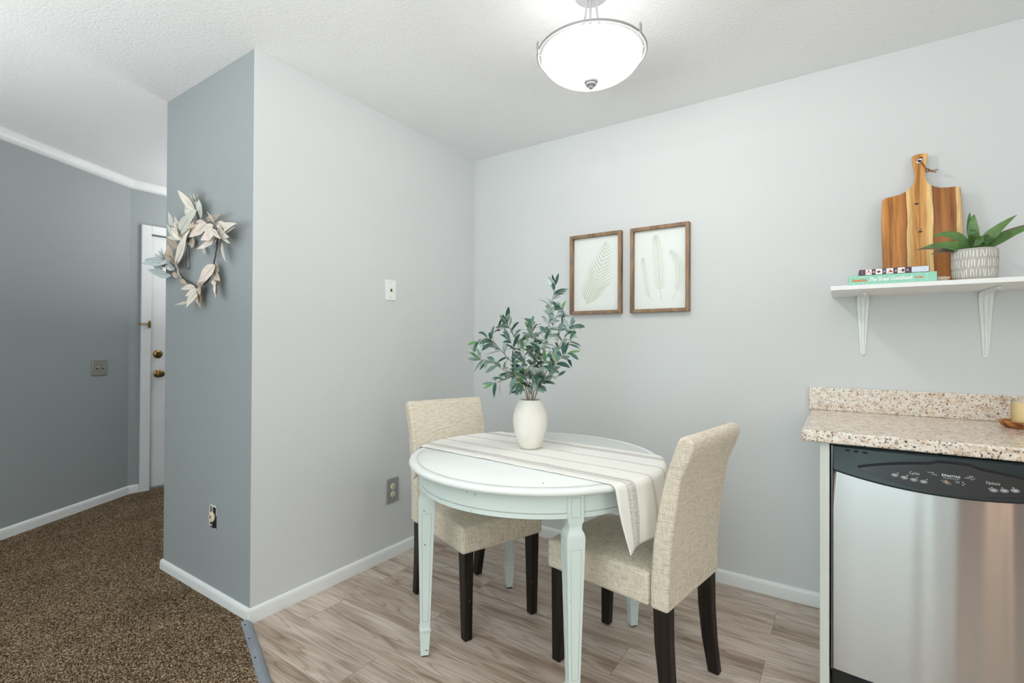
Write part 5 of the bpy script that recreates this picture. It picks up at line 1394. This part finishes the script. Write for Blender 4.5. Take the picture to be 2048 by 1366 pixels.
# (base x,y, tip x,y, width px, colour, offset base, offset tip, bend)
C_, G_, K_, T_, B_ = 0, 1, 2, 3, 4
LV = [(600, 370, 432, 180, 62, C_, .035, .07, 10), (605, 335, 525, 160, 58, G_, .03, .05, -8), (640, 440, 622, 262, 72, G_, .03, .05, -14), (560, 420, 500, 300, 60, G_, .03, .04, 6),
      (440, 600, 350, 378, 74, G_, .03, .06, 12), (480, 620, 408, 458, 52, C_, .02, .04, 8), (450, 640, 333, 492, 66, G_, .035, .06, 10), (440, 706, 325, 602, 76, T_, .02, .05, 6), (460, 590, 430, 470, 40, T_, .015, .03, 0),
      (436, 600, 612, 360, 66, G_, .045, .055, 26), (620, 380, 540, 520, 60, G_, .03, .04, 14), (450, 650, 560, 480, 46, C_, .03, .04, -10), (690, 450, 822, 398, 44, T_, .02, .06, -22), (800, 535, 696, 376, 26, C_, .035, .075, -14),
      (800, 572, 970, 486, 66, C_, .04, .075, 22), (800, 520, 905, 608, 80, C_, .04, .06, -20), (790, 560, 960, 520, 70, C_, .035, .06, -16), (790, 480, 900, 520, 60, K_, .03, .05, -14), (785, 620, 604, 718, 66, K_, .04, .06, 20), (800, 560, 640, 640, 92, K_, .045, .06, -16),
      (700, 480, 532, 612, 64, K_, .035, .05, 18), (655, 500, 560, 560, 46, T_, .03, .045, 0), (700, 500, 600, 470, 50, K_, .03, .045, -16), (820, 600, 912, 672, 30, C_, .03, .06, 8), (835, 655, 880, 850, 54, C_, .03, .04, -14),
      (672, 690, 686, 776, 32, G_, .01, .02, 0), (560, 620, 560, 710, 70, T_, .015, .02, 10), (800, 560, 712, 600, 70, C_, .055, .06, 8), (760, 500, 650, 545, 60, C_, .035, .05, 14), (740, 540, 830, 630, 44, C_, .06, .07, 6),
      (310, 795, 288, 698, 34, B_, .05, .06, 5), (410, 895, 315, 808, 70, B_, .035, .06, 10), (330, 858, 102, 855, 62, B_, .045, .085, -24), (300, 900, 200, 850, 66, B_, .04, .07, 8), (380, 958, 160, 905, 64, B_, .035, .07, 16), (300, 826, 125, 822, 42, B_, .05, .08, -10),
      (385, 870, 342, 676, 78, T_, .02, .05, -8), (470, 985, 418, 825, 56, C_, .035, .055, 12), (416, 860, 525, 545, 56, C_, .035, .05, -16), (430, 880, 440, 690, 50, T_, .025, .035, 8), (440, 960, 380, 945, 44, T_, .03, .04, 0), (450, 990, 528, 1052, 26, T_, .015, .03, 6),
      (772, 862, 618, 1022, 92, K_, .04, .055, 10), (775, 845, 812, 922, 52, T_, .02, .03, -8), (770, 922, 822, 1012, 52, T_, .025, .035, -10), (775, 1000, 780, 1162, 46, C_, .03, .045, 12), (800, 1010, 800, 1196, 52, T_, .03, .045, -26),
      (610, 1075, 500, 1146, 62, C_, .03, .05, 10), (640, 1080, 512, 1256, 50, C_, .03, .06, -26), (610, 1070, 692, 1000, 62, T_, .02, .03, 12), (560, 1190, 402, 1228, 18, C_, .04, .07, 6), (620, 1060, 664, 1090, 40, T_, .02, .03, 0), (600, 1100, 560, 1180, 56, C_, .02, .04, 10)]
rx = random.Random(31)
for cx_, cy_, nk, spread, ccs in ((600, 380, 5, 1.0, (C_, G_)), (470, 620, 7, .9, (G_, C_, T_)), (640, 490, 4, .8, (K_, T_)), (800, 560, 8, 2.4, (C_, C_, K_)), (350, 850, 5, .9, (B_, B_, T_)), (430, 880, 3, 1.0, (C_, T_)), (775, 980, 4, .5, (T_, C_)), (610, 1075, 5, .9, (C_, T_))):
    base_a = {600: -1.9, 470: -2.4, 640: 2.6, 800: .2, 350: 3.2, 430: -2.2, 775: 1.6, 610: 2.1}[cx_]
    for _ in range(nk):
        a = base_a + rx.uniform(-spread, spread); L_ = rx.uniform(90, 170); x0 = cx_+rx.uniform(-30, 30); y0_ = cy_+rx.uniform(-40, 40)
        LV.append((x0, y0_, x0+L_*math.cos(a), y0_+L_*math.sin(a), rx.uniform(36, 56), rx.choice(ccs), rx.uniform(.012, .035), rx.uniform(.02, .07), rx.uniform(-18, 18)))
b = MB(); b.raw = True; rnd = random.Random(9)
vb = MB()
for x0, y0_, x1, y1, wpx, c_, o0, o1, bend in LV:
    P0 = wp_(x0, y0_, o0); P2 = wp_(x1, y1, o1)
    dx, dy = x1-x0, y1-y0_; L_ = math.hypot(dx, dy); mx, my = (x0+x1)/2 + dy/L_*bend, (y0_+y1)/2 - dx/L_*bend
    P1 = wp_(mx, my, (o0+o1)/2+.006)
    scl = (wp_(x0+wpx, y0_, o0)-wp_(x0, y0_, o0)).length
    wd = scl*(.52+.18*abs(dy)/L_)
    b.leaf(P0, P1, P2, wd, (rnd.uniform(-.35, .45), -1, rnd.uniform(-.4, .4)), c_, segs=18, fold=rnd.uniform(.10, .28), shape=lambda t_: max(.015, (math.sin(math.pi*min(1, t_**.78))**1.05)*(1+.06*math.sin(13*t_+x0))), twist=rnd.uniform(-.6, .6))
    q = [(P0*(1-t_)**2 + P1*2*t_*(1-t_) + P2*t_*t_) + Vector((0, -.0006, 0)) for t_ in (0, .15, .3, .45, .6)]
    vb.tube(q, [.0008, .0007, .0006, .0004, .0003], 4)
child(wr, 'leaves', b, [M['w_cream'], M['w_green'], M['w_pink'], M['w_tan'], M['w_blue']], smooth=True, autos=80)
vo = child(wr, 'leaf_veins', vb, M['w_vein']); vo['kind'] = 'stuff'

# ------------------------------------------------------------------ added behind the viewer, only to give the steel its reflections
pn = thing('added_cabinet_rear', 'tall brown wooden cabinet added on the rear wall for the steel to reflect', 'cabinet', (3.2, RY+.2, 0))
b = MB(); b.box(2.88, RY+.002, .0162, RX-.002, RY+.30, 2.2); child(pn, 'body', b, M['brownwood'])
for x0, x1 in ((2.89, 3.28), (3.29, 3.69)):
    b = MB(); b.box(x0, RY+.301, .10, x1, RY+.318, 2.17); child(pn, 'door', b, M['brownwood'], bevel=.003)
cl = thing('added_glow_column', 'slim glowing column added behind the viewer for the steel to reflect', 'lamp', (3.32, -4.29, CARP))
b = MB(); b.lathe([(0, CARP+.0005), (.075, CARP+.0005), (.075, CARP+.02), (0, CARP+.024)], (3.32, -4.29, 0), 32); child(cl, 'base', b, M['nickel'], smooth=True, autos=40)
b = MB(); b.lathe([(0, .04), (.056, .04), (.056, 1.95), (0, 1.95)], (3.32, -4.29, 0), 28); child(cl, 'glow_tube', b, mk_glow('warm_column_glow', (1.0, .66, .46), 3.6), smooth=True, autos=40)  # glow added for a warm strip in the steel
pn = thing('added_cabinet_right', 'tall brown wooden cupboard added on the right wall for the steel to reflect', 'cabinet', (3.6, -3.7, 0))
b = MB(); b.box(3.50, -4.36, .0162, RX-.002, -2.95, 2.2); child(pn, 'body', b, M['brownwood'])
for y0_, y1_ in ((-4.37, -3.68), (-3.66, -2.97)):
    b = MB(); b.box(3.48, y0_+.02, .08, 3.4995, y1_, 2.17); child(pn, 'door', b, M['brownwood'], bevel=.003)
